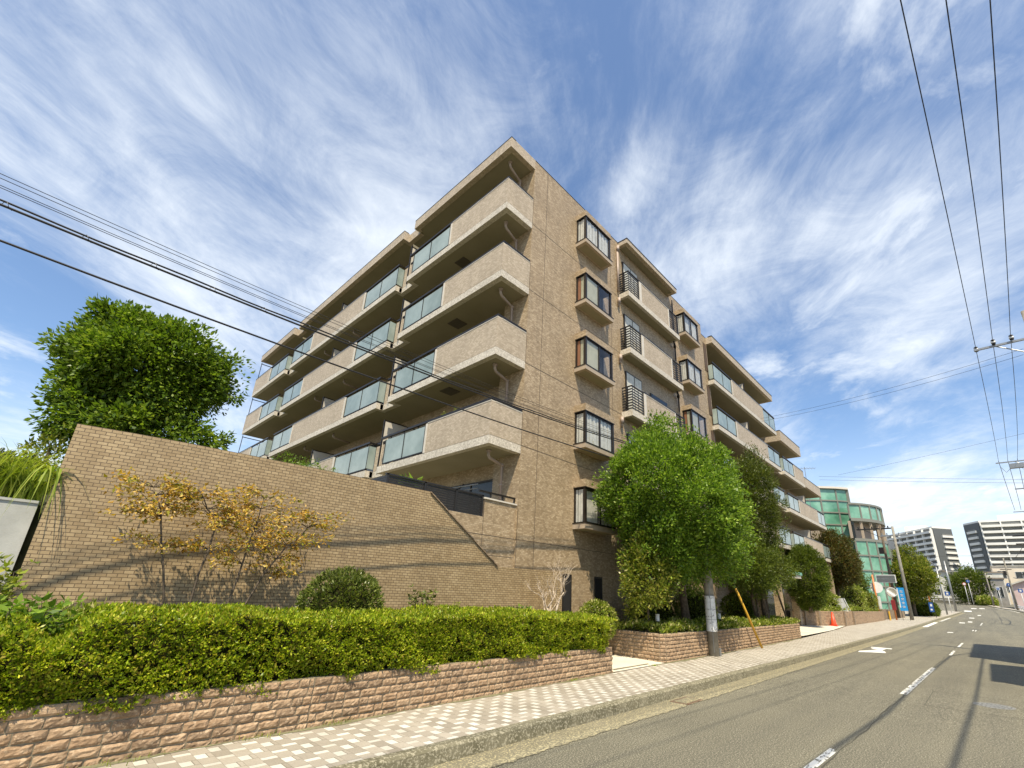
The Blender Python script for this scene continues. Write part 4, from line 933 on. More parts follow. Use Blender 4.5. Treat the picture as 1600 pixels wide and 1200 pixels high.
tree('green_tree', 'large bright green rounded tree in front of the tiled end wall', (16.6, 7.9, .7), (14.95, 7.35, 5.15), (2.65, 2.1, 2.55), LM['bright'], .11, 760, .34, 105, 111, .15, aspect=.45, rnd=.6, shell=.72, lump=.10, nl=30,
     extra=[((16.6, 7.0, 4.6), (2.1, 1.6, 1.9), 300, .4, 50, 112), ((16.9, 7.5, 3.2), (1.9, 1.5, .9), 160, .35, 46, 113), ((13.9, 7.6, 3.7), (1.1, 1.2, 1.3), 120, .35, 40, 114)])
tree('broadleaf_tree', 'young tree with pale edged leaves at the corner of the second planter', (13.5, 7.7, .7), (13.4, 7.6, 2.45), (1.0, .75, 1.1), LM['small'], .11, 210, .22, 34, 121, .045, aspect=.42, rnd=.55, shell=.35, lump=.16, extra=[((13.1, 7.6, 3.3), (.45, .4, .7), 36, .18, 22, 122)])
tree('conifer_tree', 'tall dark feathery evergreen right of the bright green tree', (25.6, 8.0, .8), (25.3, 8.0, 6.6), (1.55, 1.4, 2.9), LM['dark'], .13, 620, .34, 62, 131, .14, aspect=.28, rnd=.6, shell=.45, lump=.16, extra=[((24.9, 8.1, 3.6), (1.9, 1.4, 1.3), 240, .34, 50, 132)])
tree('staked_tree', 'broad dark green tree propped by slanting stakes beside the entrance', (24.0, 7.9, .8), (23.0, 7.9, 3.6), (1.9, 1.4, 1.35), LM['olive'], .12, 330, .32, 52, 141, .10, aspect=.35, rnd=.6, shell=.4, lump=.16, extra=[((26.6, 8.0, 3.4), (1.7, 1.2, .9), 160, .3, 44, 142)])
tree('oval_evergreen', 'dense oval evergreen on the far brick planter beside the entrance canopy', (38.2, 9.0, 1.3), (38.4, 9.0, 3.75), (1.75, 1.3, 2.15), LM['olive'], .13, 620, .3, 62, 151, .12, aspect=.34, rnd=.55, shell=.7, lump=.06)
tree('russet_tree', 'tree with reddish brown foliage behind the oval evergreen', (53, 9.9, 1.3), (53.0, 9.7, 5.9), (2.4, 1.8, 2.8), LM['rust'], .2, 420, .45, 50, 161, .14, aspect=.4, rnd=.6, shell=.5, lump=.14)
tree('conifer_tree', 'pointed dark conifer at the end of the apartment block beside the glass building', (60, 11, 1.3), (60, 11.0, 6.0), (2.4, 2.0, 3.6), LM['dark'], .2, 430, .45, 54, 165, .15, aspect=.3, rnd=.6, shell=.5, lump=.15)
tree('conifer_tree', 'lower dark conifer right of the russet tree under the glass building', (64, 11, 1.3), (63.5, 11.0, 4.0), (2.5, 1.8, 2.6), LM['olive'], .2, 380, .45, 50, 167, .13, aspect=.34, rnd=.6, shell=.5, lump=.15)
for i, (c, r, lb, mt_) in enumerate((((47.5, 9.7, 2.0), (1.5, .8, .8), 'rounded shrub below the russet tree on the far planter', 'cover'), ((57, 9.4, 2.5), (2.2, .9, 1.3), 'wide leafy shrub behind the slanting stone plaque', 'cover'), ((63.5, 9.3, 2.3), (2.2, .8, 1.1), 'leafy shrub at the far end of the brick planter by the round mirror', 'small'))):
    bushy('leafy_shrub', lb, c, r, LM[mt_], .13, 1300, 170+i, per=4, aspect=.4, lump=.15)
bushy('rounded_shrub', 'rounded light green shrub beside the second dark door', (12.55, 8.9, 1.15), (.62, .55, .55), LM['cover'], .07, 1500, 181, per=4)
bushy('rounded_shrub', 'dark clipped shrub in the shade under the bright green tree', (16.2, 8.9, 1.35), (1.5, .6, .65), LM['dark'], .07, 1800, 182, per=4)
bushy('rounded_shrub', 'clipped shrub left of the staked tree under the evergreen', (19.6, 8.9, 1.5), (1.4, .6, .8), LM['dark'], .08, 1700, 183, per=4)
bushy('rounded_shrub', 'clipped shrub at the foot of the slanting stakes', (24.2, 8.8, 1.5), (1.5, .6, .75), LM['olive'], .08, 1800, 184, per=4)
r_ = np.random.default_rng(12); n = 5200; bx = r_.uniform(13.15, 28.2, n); by = 7.0+.02*(bx-13)+r_.uniform(0, 1, n)**1.3*1.8; bz = .95+.10*np.sin(bx*2.3)*np.sin(by*3)+.12*r_.uniform(0, 1, n)
tag(leaves('ivy_groundcover', np.stack([bx, by, bz], 1), np.tile([0, -.5, .9], (n, 1)), .095, LM['cover'], per=5, spread=.05, aspect=.5, rnd=.6, seed=13), 'pale edged ivy and low leaves filling the planter behind the utility pole', 'groundcover', kind='stuff')
n = 3000; bx = r_.uniform(40, 67, n); by = 9.35-.12*np.clip(bx-41, 0, 5)+r_.uniform(0, 1.2, n); bz = 1.45+.35*np.clip((by-8.7), 0, 1.2)*np.exp(-((bx-54)/6)**2)*2+.12*r_.uniform(0, 1, n)
tag(leaves('low_juniper', np.stack([bx, by, bz], 1), np.tile([0, -.4, .9], (n, 1)), .15, LM['cover'], per=4, spread=.08, aspect=.35, rnd=.6, seed=14), 'low spreading green plants on top of the far brick planter', 'groundcover', kind='stuff')
# stakes
st_lab = ['slanting wooden tree stake nearest the entrance', 'upright wooden tree stake left of the slanting one', 'pale thin tree stake beside the evergreen trunk']
for i, (a, b_) in enumerate((((28.7, 7.9, .8), (27.3, 8.0, 3.0)), ((26.0, 8.0, .8), (25.7, 8.0, 2.75)), ((23.7, 7.7, .8), (23.9, 7.9, 2.9)))):
    tag(MB().tube([a, b_], .05, 8).build('tree_stake', T['bark']), st_lab[i], 'stake', 'wooden tree stakes')

# --- tall grass and plants on the concrete wall and terrace
def grass_clump(name, label, base, n, h, sp, lean, seed, wd=.016, mat=None, hang=.8):
    r_ = np.random.default_rng(seed); V_, F_ = [], []
    for i in range(n):
        b0 = np.array([base[0]+r_.normal(0, sp), base[1]+r_.normal(0, sp*.4), base[2]]); a = r_.uniform(0, 6.28); d = np.array([math.cos(a)+lean, math.sin(a)*.6-.15, 0]); L_ = h*r_.uniform(.6, 1.15); side = np.array([-d[1], d[0], 0]); side /= np.linalg.norm(side)+1e-6; k = len(V_)
        for j in range(7):
            t_ = j/6; q = b0+d*L_*.55*t_**1.7+np.array([0, 0, L_*(t_-hang*.62*t_**2.6)]); wv = wd*(1-t_)**.6*.5+.001; V_ += [q-side*wv, q+side*wv]
        for j in range(6): F_.append((k+2*j, k+2*j+1, k+2*j+3, k+2*j+2))
    o = np_mesh(name, np.array(V_), np.array(F_), mat or LM['grass']); return tag(o, label, 'grass clump')
grass_clump('tall_grass', 'tall arching grass clump on top of the concrete wall at the left edge', (-.62, 11.1, 2.95), 420, 1.15, .26, .05, 201, hang=.5)
grass_clump('tall_grass', 'arching grass between the concrete wall and the tan wall edge', (-.18, 11.0, 2.9), 150, 1.0, .12, .10, 202, hang=.55)
grass_clump('hanging_grass', 'long dry blades hanging down over the left edge of the tan wall', (-.1, 10.5, 3.25), 16, .95, .06, .25, 203, .03, hang=2.6)
bushy('dense_shrub', 'dark dense shrub behind the concrete wall', (-.9, 11.7, 3.25), (1.1, .5, .55), LM['dark'], .08, 1500, 205, per=4)
for i, (c, h, lb) in enumerate((((3.6, 10.9, 3.9), .55, 'light green shrub showing over the tan wall below the middle balcony'), ((4.15, 10.9, 3.9), .5, 'small feathery plant over the tan wall left of the black fence'))):
    bushy('feathery_shrub', lb, (c[0], c[1], 4.25), (.38, .25, .30-.06*i), LM['bright'], .06, 260, 207+i, per=5, core=False, aspect=.25, lump=.4)
fernish('big_leaf_plant', 'plant with large bright leaves rising above the black slat fence', (6.4, 10.6, 3.6), 1.05, 7, LM['bright'], .26, 209, .28)
# weeds at the foot of the planter wall
for i, (x, w_) in enumerate(((1.25, .16), (2.45, .14), (3.35, .10), (8.6, .10), (12.2, .1))):
    grass_clump('weed_tuft', ['tuft of grass at the wall foot nearest the left corner of the pavement', 'second grass tuft along the foot of the pink brick planter', 'third small grass tuft along the foot of the pink planter', 'tiny weed tuft near the right end of the pink planter', 'weed tuft at the mouth of the white path'][i], (x, iy(x)-.05, .17), 40, .085, w_, 0, 220+i, .006)

# ------------------------------------------------------------------ poles, guards, cone
def util_pole(name, label, x, y, z0, h, r0=.165, r1=.11, bands=True):
    t_ = thing(name, label, 'utility pole', (x, y, z0)); s = MB(); s.tube([(x, y, z0-.1), (x, y, z0+h*.5), (x, y, z0+h)], [r0, (r0+r1)/2, r1], 20); s.build('shaft', T['pole'], t_, smooth=True); return t_
up = util_pole('utility_pole', 'concrete utility pole with a white painted band beside the low planter wall', 16.05, 6.78, .17, 7.3)
s = MB(); s.tube([(16.05, 6.78, .92), (16.05, 6.78, 2.02)], [.170, .162], 20, caps=False); s.build('white_band', mottle('worn white band', (.66,.66,.63), (.84,.83,.80), 7, .7, fine=(9, .60, .66, (.20,.19,.17))), up, smooth=True)
s = MB()
for z in (1.28, 1.60, 2.03): s.tube([(16.05, 6.78, z), (16.05, 6.78, z+.012)], [.172, .172], 20)
s.tube([(15.90, 6.70, .3), (15.90, 6.70, 2.4)], .008, 5); s.box(16.12, 16.22, 6.60, 6.68, .17, .42); s.build('steel_band', T['steel'], up)
s = MB(); s.tube([(20.5, 6.72, .2), (19.0, 6.95, 2.32)], .045, 12); s.tube([(19.0, 6.95, 2.32), (18.98, 6.953, 2.345)], [.047, .03], 12)
yg = tag(s.build('guy_wire_guard', T['yellow'], smooth=True), 'yellow tubular guard leaning over the brick planter beside the utility pole', 'guy guard')
tag(MB().tube([(19.0, 6.95, 2.3), (16.2, 6.8, 6.3)], .006, 5).build('guy_wire', T['wire']), 'thin stay wire running from the yellow guard up to the utility pole', 'stay wire')
gl = [('small white topped garden light in the ivy left of the utility pole', 13.75, 7.5), ('small white topped garden light in the ivy right of the utility pole', 18.75, 7.6)]
for lb, x, y in gl:
    t_ = thing('garden_light', lb, 'garden light', (x, y, .85), 'garden lights in the planter'); MB().tube([(x, y, .8), (x, y, 1.22)], .06, 10).build('post', T['dark_metal'], t_); MB().tube([(x, y, 1.22), (x, y, 1.42)], .062, 10).build('lamp_head', T['white'], t_)
cn_ = thing('traffic_cone', 'red orange traffic cone standing on the pale forecourt', 'traffic cone', (43.3, 8.75, .38)); cx_, cy_, cz = 43.3, 8.75, .385
MB().box(cx_-.26, cx_+.26, cy_-.26, cy_+.26, cz, cz+.05).build('base', T['cone'], cn_, bevel=.02); s = MB(); s.tube([(cx_, cy_, cz+.05), (cx_, cy_, cz+.12), (cx_, cy_, cz+.98)], [.20, .19, .05], 20); s.build('body', T['cone'], cn_, smooth=True)
# slanting plaque in the planter
pq = thing('stone_plaque', 'grey stone block with a slanting white name plate on the far brick planter', 'plaque', (48, 8.9, 1.4)); s = MB(); s.prism([(46.9, 8.8), (50.2, 8.8), (50.2, 9.0), (46.9, 9.0)], 1.35, 1.45)
for (x0, x1) in ((47.2, 50.0),): s.face([(x0, 8.75, 1.4), (x1, 8.75, 1.4), (48.2, 8.75, 2.45), (x0, 8.75, 2.45)]); s.face([(x0, 9.3, 1.4), (x0, 9.3, 2.45), (48.2, 9.3, 2.45), (x1, 9.3, 1.4)]); s.face([(x0, 8.75, 1.4), (x0, 8.75, 2.45), (x0, 9.3, 2.45), (x0, 9.3, 1.4)]); s.face([(48.2, 8.75, 2.45), (x1, 8.75, 1.4), (x1, 9.3, 1.4), (48.2, 9.3, 2.45)]); s.face([(x0, 8.75, 2.45), (48.2, 8.75, 2.45), (48.2, 9.3, 2.45), (x0, 9.3, 2.45)])
s.build('stone_block', T['concrete'], pq); s = MB(); s.face([(48.15, 8.70, 2.47), (50.0, 8.70, 1.45), (50.3, 8.70, 1.45), (48.45, 8.70, 2.47)]); s.box(49, 49.3, 8.7, 8.75, 1.4, 1.5); s.build('name_plate', T['white'], pq)
MB().tube([(67.9, 8.1, .5), (67.9, 8.1, 1.45)], .09, 10).build('marker_post', T['yellow']); tag(bpy.data.objects['marker_post'], 'short pale yellow marker post at the end of the far brick planter', 'post')

# ------------------------------------------------------------------ overhead cables
def cable(name, label, pts, r, group=None, n=5, mat=None, extra=None):
    s = MB(); s.tube(pts, r, n)
    if extra: extra(s)
    return tag(s.build(name, mat or T['wire']), label, 'cable', group)
CK = 1.2687                                           # the cables hang 8.5 m from the road side, nearer the wall than the pole line
def para(z0, k, xc, x0=-16, x1=11.5, n=28):
    p = [((x0+(x1-x0)*i/n)*CK, 6.7*CK, 1.9+(z0+k*(x0+(x1-x0)*i/n-xc)**2-1.9)*CK) for i in range(n+1)]
    return p+[(16.05, 6.8, p[-1][2]+.05)]
def wrap(s):
    for x in np.arange(-3, 11.2, .62):
        z = 5.49+.0037*(x+1.5)**2; p = [((x+.10*i/6)*CK, 8.5+.04*math.cos(i*1.05), 1.9+(z-1.9)*CK+.03+.045*math.sin(i*1.05)) for i in range(7)]; s.tube(p, .004, 4)
cable('cable_bundle', 'thickest black cable bundle crossing the front of the building, lower strand', para(5.49, .0037, -1.5), .018, extra=wrap)
cable('overhead_cable', 'black cable strapped just above the thick bundle', [(x, y, z+.06+.008*math.sin(x*3)) for x, y, z in para(5.49, .0037, -1.5, n=90)], .015)
cable('overhead_cable', 'lowest thick black cable crossing from the left edge towards the green tree', para(5.10, .0031, -.5), .017)
for i, (z, lb) in enumerate(((5.83, 'topmost thin wire of the group over the thick bundle'), (5.78, 'second thin wire from the top over the thick bundle'), (5.70, 'third thin wire down, the upper of a close pair'), (5.675, 'lowest thin wire above the bundle, the lower of a close pair'))):
    cable('overhead_cable', lb, para(z, .0033, -.5), .0055, 'thin wires above the black bundle', 4)
# thick low voltage cables on the far side of the street, above and right of the view; their shade lies along the road
for i, (pts, lb) in enumerate((([(-14, -2.2, 11.4), (-4, -2.35, 11.1), (2.1, -2.57, 11), (4.3, -2.65, 11), (7.4, -2.82, 11), (14.3, -2.87, 11), (23.3, -3.17, 11.2), (30, -4.9, 11.6)], 'thick twisted supply cable high over the right side of the road'), ([(-14, -3.7, 11.4), (3.8, -3.87, 11), (11.6, -4.02, 11), (23.2, -4.17, 11.2), (30, -5.1, 11.6)], 'outer thick supply cable along the houses across the street'))):
    tag(MB().tube(pts, .038, 8).build('supply_cable', T['wire']), lb, 'cable')
# high voltage line on the road side
HP = [(28.9, -2.16, 14.05), (28.5, -2.76, 14.08), (28.45, -3.37, 14.1)]
kz = 12.3
FAR = [(56.2, -3.42, 14.5), (56.2, -4.0, 14.5), (56.2, -4.6, 14.5)]
NEAR = [(-14.0, -.02, 14.5), (-14.0, -.72, 14.5), (-14.0, -1.38, 14.5)]
hl = ['leftmost of the three high wires climbing to the top right corner', 'middle of the three high wires climbing to the top right corner', 'rightmost of the three high wires climbing to the top right corner']
def sag(a, b_, d, n=24): a, b_ = Vector(a), Vector(b_); return [a.lerp(b_, i/n)-Vector((0, 0, d*4*(i/n)*(1-i/n))) for i in range(n+1)]
for i in range(3):
    cable('high_wire', hl[i], sag(NEAR[i], HP[i], .55)+sag(HP[i], FAR[i], .45)[1:], .012, 'high wires over the street', 6)
    a = FAR[i]; b_ = (85+i*.0, -5.3-.55*i, 14.3); cable('high_wire', ['left', 'middle', 'right'][i]+' wire of the farther span between the two distant pole tops', sag(a, b_, .8), .02, 'high wires over the street, farther span', 5)
def hv_pole(name, label, x, y, z0, ztop, arms, gap=.65, ins=True):
    t_ = thing(name, label, 'utility pole', (x, y, z0)); s = MB(); s.tube([(x, y, z0), (x, y, ztop)], [.19, .11], 16); s.build('shaft', T['pole'], t_, smooth=True)
    s = MB()
    for (ya, yb, z) in arms: s.box(x-.045, x+.045, ya, yb, z-.045, z+.045)
    s.tube([(x, y, arms[0][2]-.9), (x, (y+arms[0][1])/2+.3, arms[0][2])], .025, 6); s.build('crossarm', T['steel'], t_)
    return t_
p1 = hv_pole('power_pole', 'near power pole at the right whose crossarm carries the three high wires', 28.6, -4.05, 0, 15.2, [(-4.4, -2.05, 13.82), (-4.4, -3.75, 12.2)])
for hx, hy, hz_ in HP:
    s = MB(); s.tube([(hx, hy, 13.86), (hx, hy, 13.92)], .07, 10, 1); s.tube([(hx, hy, 13.92), (hx, hy, 14.02)], .085, 12, 0); s.tube([(hx, hy, 14.02), (hx, hy, 14.09)], .075, 10, 1); s.tube([(hx-.1, hy, 14.05), (hx+.1, hy, 14.07)], .05, 8, 1); s.build('insulator', [T['white'], T['wire']], p1, smooth=True)
p2 = hv_pole('power_pole', 'second power pole down the street with a switch box hung under its crossarm', 56.2, -6.0, .2, 15.2, [(-6.3, -3.2, 14.3), (-6.3, -3.9, 11.9)])
s = MB(); s.box(56.0, 56.4, -4.9, -4.0, 13.7, 14.1); s.tube([(56.2, -3.45, 13.9), (56.2, -3.7, 13.4), (56.2, -4.1, 13.8)], .02, 5); s.tube([(56.2, -4.7, 13.7), (56.2, -4.9, 13.3), (56.2, -5.1, 13.8)], .02, 5); s.build('switch_box', T['steel'], p2)
p3 = hv_pole('power_pole', 'third power pole in front of the right tower with its crossarm low in the sky', 85, -7.4, .6, 14.8, [(-7.6, -5.1, 14.1), (-7.6, -6.0, 12.6)])
cable('crossing_wire', 'upper of two wires slanting from the high pole down to the building corner', sag((30, -3.8, 13.92), (34.6, 9.55, 14.85), .25), .008, 'pair of wires slanting to the building')
cable('crossing_wire', 'lower of two wires slanting from the high pole down to the building corner', sag((30, -3.75, 13.62), (34.6, 9.55, 14.62), .25), .008, 'pair of wires slanting to the building')
cable('crossing_wire', 'upper of two nearly level wires passing above the glass building', sag((60, 11.2, 15.9), (60, -12, 12.4), .1), .012, 'pair of level wires')
cable('crossing_wire', 'lower of two nearly level wires passing above the glass building', sag((60, 11.2, 15.5), (60, -12, 12.1), .1), .012, 'pair of level wires')
cable('crossing_wire', 'single wire rising gently to the right across the sky above the glass building', sag((60, 9.3, 15.8), (60, -9, 18.1), .1), .010)

# ------------------------------------------------------------------ the green glass building
gb_ = thing('glass_building', 'tall green glass building with a curved corner drum and an open terrace', 'building', (82, 15, .5))
m, t, b = newmat('green tinted glazing'); g = t.nodes.new('ShaderNodeNewGeometry')
t.links.new(n_ramp(t, n_noise(t, g.outputs['Position'], .35, 3), [(.3, (.065,.185,.125)), (.5, (.12,.30,.205)), (.7, (.24,.44,.33))]), b.inputs['Base Color']); b.inputs['Roughness'].default_value = .12; b.inputs['Specular IOR Level'].default_value = .7; T['green_glass'] = m
T['mullion'] = plain('grey green mullion', (.20,.20,.165), .5); T['blinds'] = plain('pale green blinds', (.16,.36,.22), .5)
def curtain(pts, z0, z1, rows, name, parent, cols=1, closed=False):
    s = MB(); f = MB()
    for (xa, ya), (xb, yb) in zip(pts[:-1], pts[1:]):
        s.face([(xa, ya, z0), (xb, yb, z0), (xb, yb, z1), (xa, ya, z1)])
    o = P(s, name, T['green_glass'], parent)
    for i, (x, y) in enumerate(pts):
        f.tube([(x, y, z0), (x, y, z1)], .13, 6)
    for (xa, ya), (xb, yb) in zip(pts[:-1], pts[1:]):
        d = Vector((xb-xa, yb-ya, 0)); 
        for k in range(rows+1): f.obox(((xa+xb)/2, (ya+yb)/2, z0+(z1-z0)*k/rows), d/2, Vector((-d.y, d.x, 0)).normalized()*.12, (0, 0, .09))
    P(f, 'mullions', T['mullion'], o); return o
tall = [(74.5, 24), (75.6, 20.5), (77.0, 17.6), (78.8, 15.0), (80.4, 13.2), (82.0, 12.0)]
curtain(tall, .5, 18.45, 10, 'curtain_wall', gb_); s = MB(); s.prism([(x+.15, y+.1) for x, y in tall]+[(94, 14), (94, 30), (76, 30)], .5, 18.3); P(s, 'core_wall', T['mullion'], gb_)
s = MB(); s.prism([(x-.25, y-.25) for x, y in tall]+[(82.4, 12.4), (95, 14), (95, 31), (75, 31)], 18.45, 18.75); P(s, 'roof', T['white_trim'], gb_)
s = MB(); s.box(81.8, 82.2, 11.8, 12.2, .5, 18.5); P(s, 'corner_post', T['mullion'], gb_); P_s = MB(); P_s.face([(82.05, 12.0, .5), (88, 13.4, .5), (88, 13.4, 18.4), (82.05, 12.0, 18.4)]); P(P_s, 'side_wall', T['green_glass'], gb_)
def arc(cx, cy, r_, a0, a1, n): return [(cx+r_*math.cos(R(a0+(a1-a0)*i/n)), cy+r_*math.sin(R(a0+(a1-a0)*i/n))) for i in range(n+1)]
AR = (84.5, 17.6); dr = arc(*AR, 9.0, 222, 300, 7)
curtain(arc(*AR, 9.15, 222, 305, 8), .5, 10.5, 5, 'drum_glazing', gb_)
curtain(dr, 13.55, 15.55, 1, 'crown_glazing', gb_)
s = MB(); s.prism(arc(*AR, 9.2, 222, 320, 16), 10.5, 10.8); s.prism(arc(*AR, 9.15, 222, 320, 16), 13.2, 13.55); s.prism(arc(*AR, 9.15, 222, 320, 16), 15.55, 15.8); P(s, 'floor_edge', T['mullion'], gb_)
pieces('terrace_column', T['sill'], gb_, [(x-.15, x+.15, y+.05, y+.35, 10.8, 13.2) for x, y in dr]); s = MB(); s.prism(arc(*AR, 7.4, 234, 320, 10), 10.8, 13.2); P(s, 'terrace_back_wall', plain('terrace wall', (.42,.34,.27), .8), gb_)
s = MB()
for k in range(2): s.prism(arc(*AR, 8.5, 228, 303, 12), 4.2+3.0*k, 4.6+3.0*k)
P(s, 'inner_floor', T['white_trim'], gb_)

# ------------------------------------------------------------------ distant towers
T['tower_white'] = mottle('pale tower tile', (.66,.65,.60), (.78,.77,.72), .1, .8); T['tower_grey'] = plain('slate grey tower panel', (.11,.12,.12), .7); T['tower_dark'] = plain('tower recess', (.17,.175,.165), .7)
def tower(name, label, pts, z0, z1, floors, greys, parent_loc):
    t_ = thing(name, label, 'tower block', parent_loc); s = MB(); s.prism(pts, z0, z1); s.build('wall', T['tower_dark'], t_); r = MB(); cx = sum(p[0] for p in pts)/len(pts); cy = sum(p[1] for p in pts)/len(pts)
    r.prism([(p[0]+(p[0]-cx)*.03, p[1]+(p[1]-cy)*.03) for p in pts], z1, z1+.8); r.prism([(cx-4, cy-4), (cx+3, cy-5), (cx+4, cy+3), (cx-3, cy+5)], z1+.8, z1+3.6); r.build('roof', T['tower_white'], t_)
    fh = (z1-z0)/floors
    for (xa, ya), (xb, yb), kind in greys:
        d = Vector((xb-xa, yb-ya, 0)); ln = d.length; d.normalize(); nr = Vector((-d.y, d.x, 0))
        if kind == 'bal':
            for k in range(floors):
                q = MB(); zc = z0+fh*k+fh*.28; c = Vector(((xa+xb)/2, (ya+yb)/2, zc)); q.obox(c+nr*.7, d*ln/2, nr*.8, (0, 0, fh*.20)); n = max(2, int(ln/6))
                for j in range(n+1): q.obox(Vector((xa, ya, zc+fh*.25))+d*ln*j/n+nr*.5, d*.22, nr*.6, (0, 0, fh*.5))
                q.build('balcony', T['tower_white'], t_)
        else:
            q = MB(); q.obox(Vector(((xa+xb)/2, (ya+yb)/2, (z0+z1)/2))+nr*.3, d*ln/2, nr*.35, (0, 0, (z1-z0)/2)); q.build('grey_panel', T['tower_grey'], t_)
            for k in range(floors-1):
                q = MB(); c = Vector((xa, ya, z0+fh*k+fh*.5))+d*ln*(.34 if kind == 'greyR' else .5); q.obox(c+nr*.9, d*ln*(.28 if kind == 'greyR' else .3), nr*.35, (0, 0, fh*.2)); q.build('small_balcony', T['tower_white'], t_)
                q = MB(); q.obox(c+nr*.7+Vector((0, 0, fh*.36)), d*ln*.26, nr*.12, (0, 0, fh*.14)); q.build('dark_opening', T['tower_dark'], t_)
tower('tower_block', 'left distant slab tower with a slate grey end panel above the trees', [(330, 33.4), (300, 11.8), (308, 5.2), (340, 24)], 6, 39.5, 13, [((300, 11.8), (330, 33.4), 'bal'), ((308, 5.2), (300, 11.8), 'greyR')], (310, 20, 6))
tower('tower_block', 'right distant tower with stacked white balconies and a dark grey end', [(297, -.5), (289, -5.7), (291, -32), (312, -30)], 6, 39.6, 13, [((289, -5.7), (297, -.5), 'grey'), ((291, -32), (289, -5.7), 'bal')], (285, -15, 6))
# mid distance houses
def house(name, label, x0, x1, y0, y1, z0, ze, zr, wallm, roofm, win, cat='house', flat=False):
    if x0 < 190:                                       # set them out beyond the junction at their real size
        q = 1.25; x0, x1, y0, y1 = x0*q, x1*q, y0*q, y1*q; ze, zr = 1.9+(ze-1.9)*q, 1.9+(zr-1.9)*q; win = [(a*q, b_*q, 1.9+(c-1.9)*q, 1.9+(d-1.9)*q) for a, b_, c, d in win]
    t_ = thing(name, label, cat, (x0, (y0+y1)/2, z0)); s = MB(); s.box(x0, x1, y0, y1, z0, ze); 
    if not flat: s.face([(x0, y0, ze), (x0, (y0+y1)/2, zr), (x0, y1, ze)]); s.face([(x1, y0, ze), (x1, y1, ze), (x1, (y0+y1)/2, zr)])
    s.build('wall', wallm, t_); r = MB()
    if flat: r.box(x0-.2, x1+.2, y0-.2, y1+.2, ze, ze+.3)
    else:
        ym = (y0+y1)/2
        for ya, sg in ((y0, -1), (y1, 1)):
            a = Vector(((x0+x1)/2, ym, zr+.12)); b_ = Vector(((x0+x1)/2, ya+sg*.6, ze-.1)); d = b_-a; nr = Vector((0, -d.z, d.y)).normalized(); r.obox((a+b_)/2, ((x1-x0)/2+.6, 0, 0), d/2, nr*.12)
    r.build('roof', roofm, t_)
    for (ya, yb, za, zb) in win:
        q = MB(); q.box(x0-.06, x0-.01, ya, yb, za, zb, 0); q.box(x0-.09, x0-.06, ya+.08, (ya+yb)/2-.04, za+.08, zb-.08, 1); q.box(x0-.09, x0-.06, (ya+yb)/2+.04, yb-.08, za+.08, zb-.08, 1); q.build('window', [T['white'], T['glass']], t_)
T['plaster'] = mottle('white house plaster', (.55,.53,.46), (.68,.66,.58), .5, .85); T['cream'] = mottle('cream plaster', (.58,.50,.38), (.70,.62,.50), .4, .85); T['pink'] = mottle('pinkish siding', (.48,.36,.33), (.56,.44,.41), .7, .8)
T['rooft'] = mottle('brown grey roofing', (.20,.16,.12), (.30,.25,.20), 1.5, .8); T['rooflt'] = mottle('pale metal roofing', (.42,.40,.34), (.54,.52,.46), 1, .7)
house('gabled_house', 'white gabled house with a low wide roof behind the street signs', 140, 152, 1.5, 9.6, 2.5, 7.6, 10.1, T['plaster'], T['rooft'], [(2.2, 3.6, 4.6, 6.4), (6.5, 7.7, 4.9, 6.2)])
house('gabled_house', 'second pale roofed house overlapping the white gable to the right', 146, 158, -2.6, 4.2, 2.5, 7.9, 10.6, T['cream'], T['rooflt'], [(-1.5, -.2, 5, 6.6)])
house('apartment_house', 'cream flat roofed apartment house with stepped upper storey at the right', 150, 166, -9.5, -2.9, 3, 11.5, 0, T['cream'], T['rooflt'], [(-5, -3.6, 9, 10.6), (-8.6, -6.4, 9, 10.4), (-5.4, -3.7, 6, 7.6), (-8.6, -6.4, 6, 7.5)], 'building', True)
house('apartment_house', 'lower cream block with an open upper balcony left of the cream apartment house', 144, 149, -4.2, -.5, 3, 9.8, 0, T['plaster'], T['rooft'], [(-3.6, -2.6, 7, 8.6), (-1.9, -1, 7, 8.6)], 'building', True)
house('gabled_house', 'pinkish house with a small gable at the right edge behind the guardrail', 112, 120, -9.6, -3.9, 1.4, 6.1, 7.3, T['pink'], T['rooflt'], [(-6.4, -5.4, 3.2, 4.4)])
s_ = ['narrow grey house far down the street between cream blocks']; house('townhouse', s_[0], 128, 134, -3.6, -1.7, 2, 7.8, 0, mottle('grey siding', (.22,.21,.19), (.32,.30,.27), .8, .8), T['rooft'], [(-3.2, -2.2, 4.5, 6.4)], 'house', True)
for i in range(5):
    x = 200+i*22; y = (34-18*i) if i < 3 else (-40-14*(i-3)); house('townhouse', ['far pale house beyond the left tower foot', 'far house with brown roof behind the white gable', 'far house glimpsed between the two towers', 'far house behind the right power poles', 'farthest pale house at the right edge'][i], x, x+12, y-7, y+7, 4, 10+i*.3, 12.5, T['plaster'], T['rooft'], [(y-3, y-1, 7, 8.5)])
# trees down the street
tree('street_tree', 'broad olive green tree behind the leaning concrete pole down the street', (86, 7.3, .8), (86, 7.2, 6.1), (3.7, 3.0, 3.3), LM['small'], .34, 420, .7, 46, 301, .22, aspect=.42, rnd=.6, shell=.5, lump=.15)
bushy('street_shrub', 'low dark shrub at the pavement corner beneath the street tree', (90, 6.6, 1.7), (3.4, 1.7, 1.2), LM['olive'], .26, 1300, 303, per=4)
tree('street_tree', 'round pale leaved tree in front of the houses between the road signs', (162, 2.0, 3.2), (162, 1.9, 7.6), (4.4, 4.3, 4.0), LM['olive'], .44, 260, .95, 44, 305, .25, aspect=.42, rnd=.6, shell=.5, lump=.15)
bushy('street_shrub', 'bright green bush at the foot of the pale leaved tree', (158, -.6, 4.0), (3.0, 1.8, 1.2), LM['cover'], .34, 900, 306, per=4)
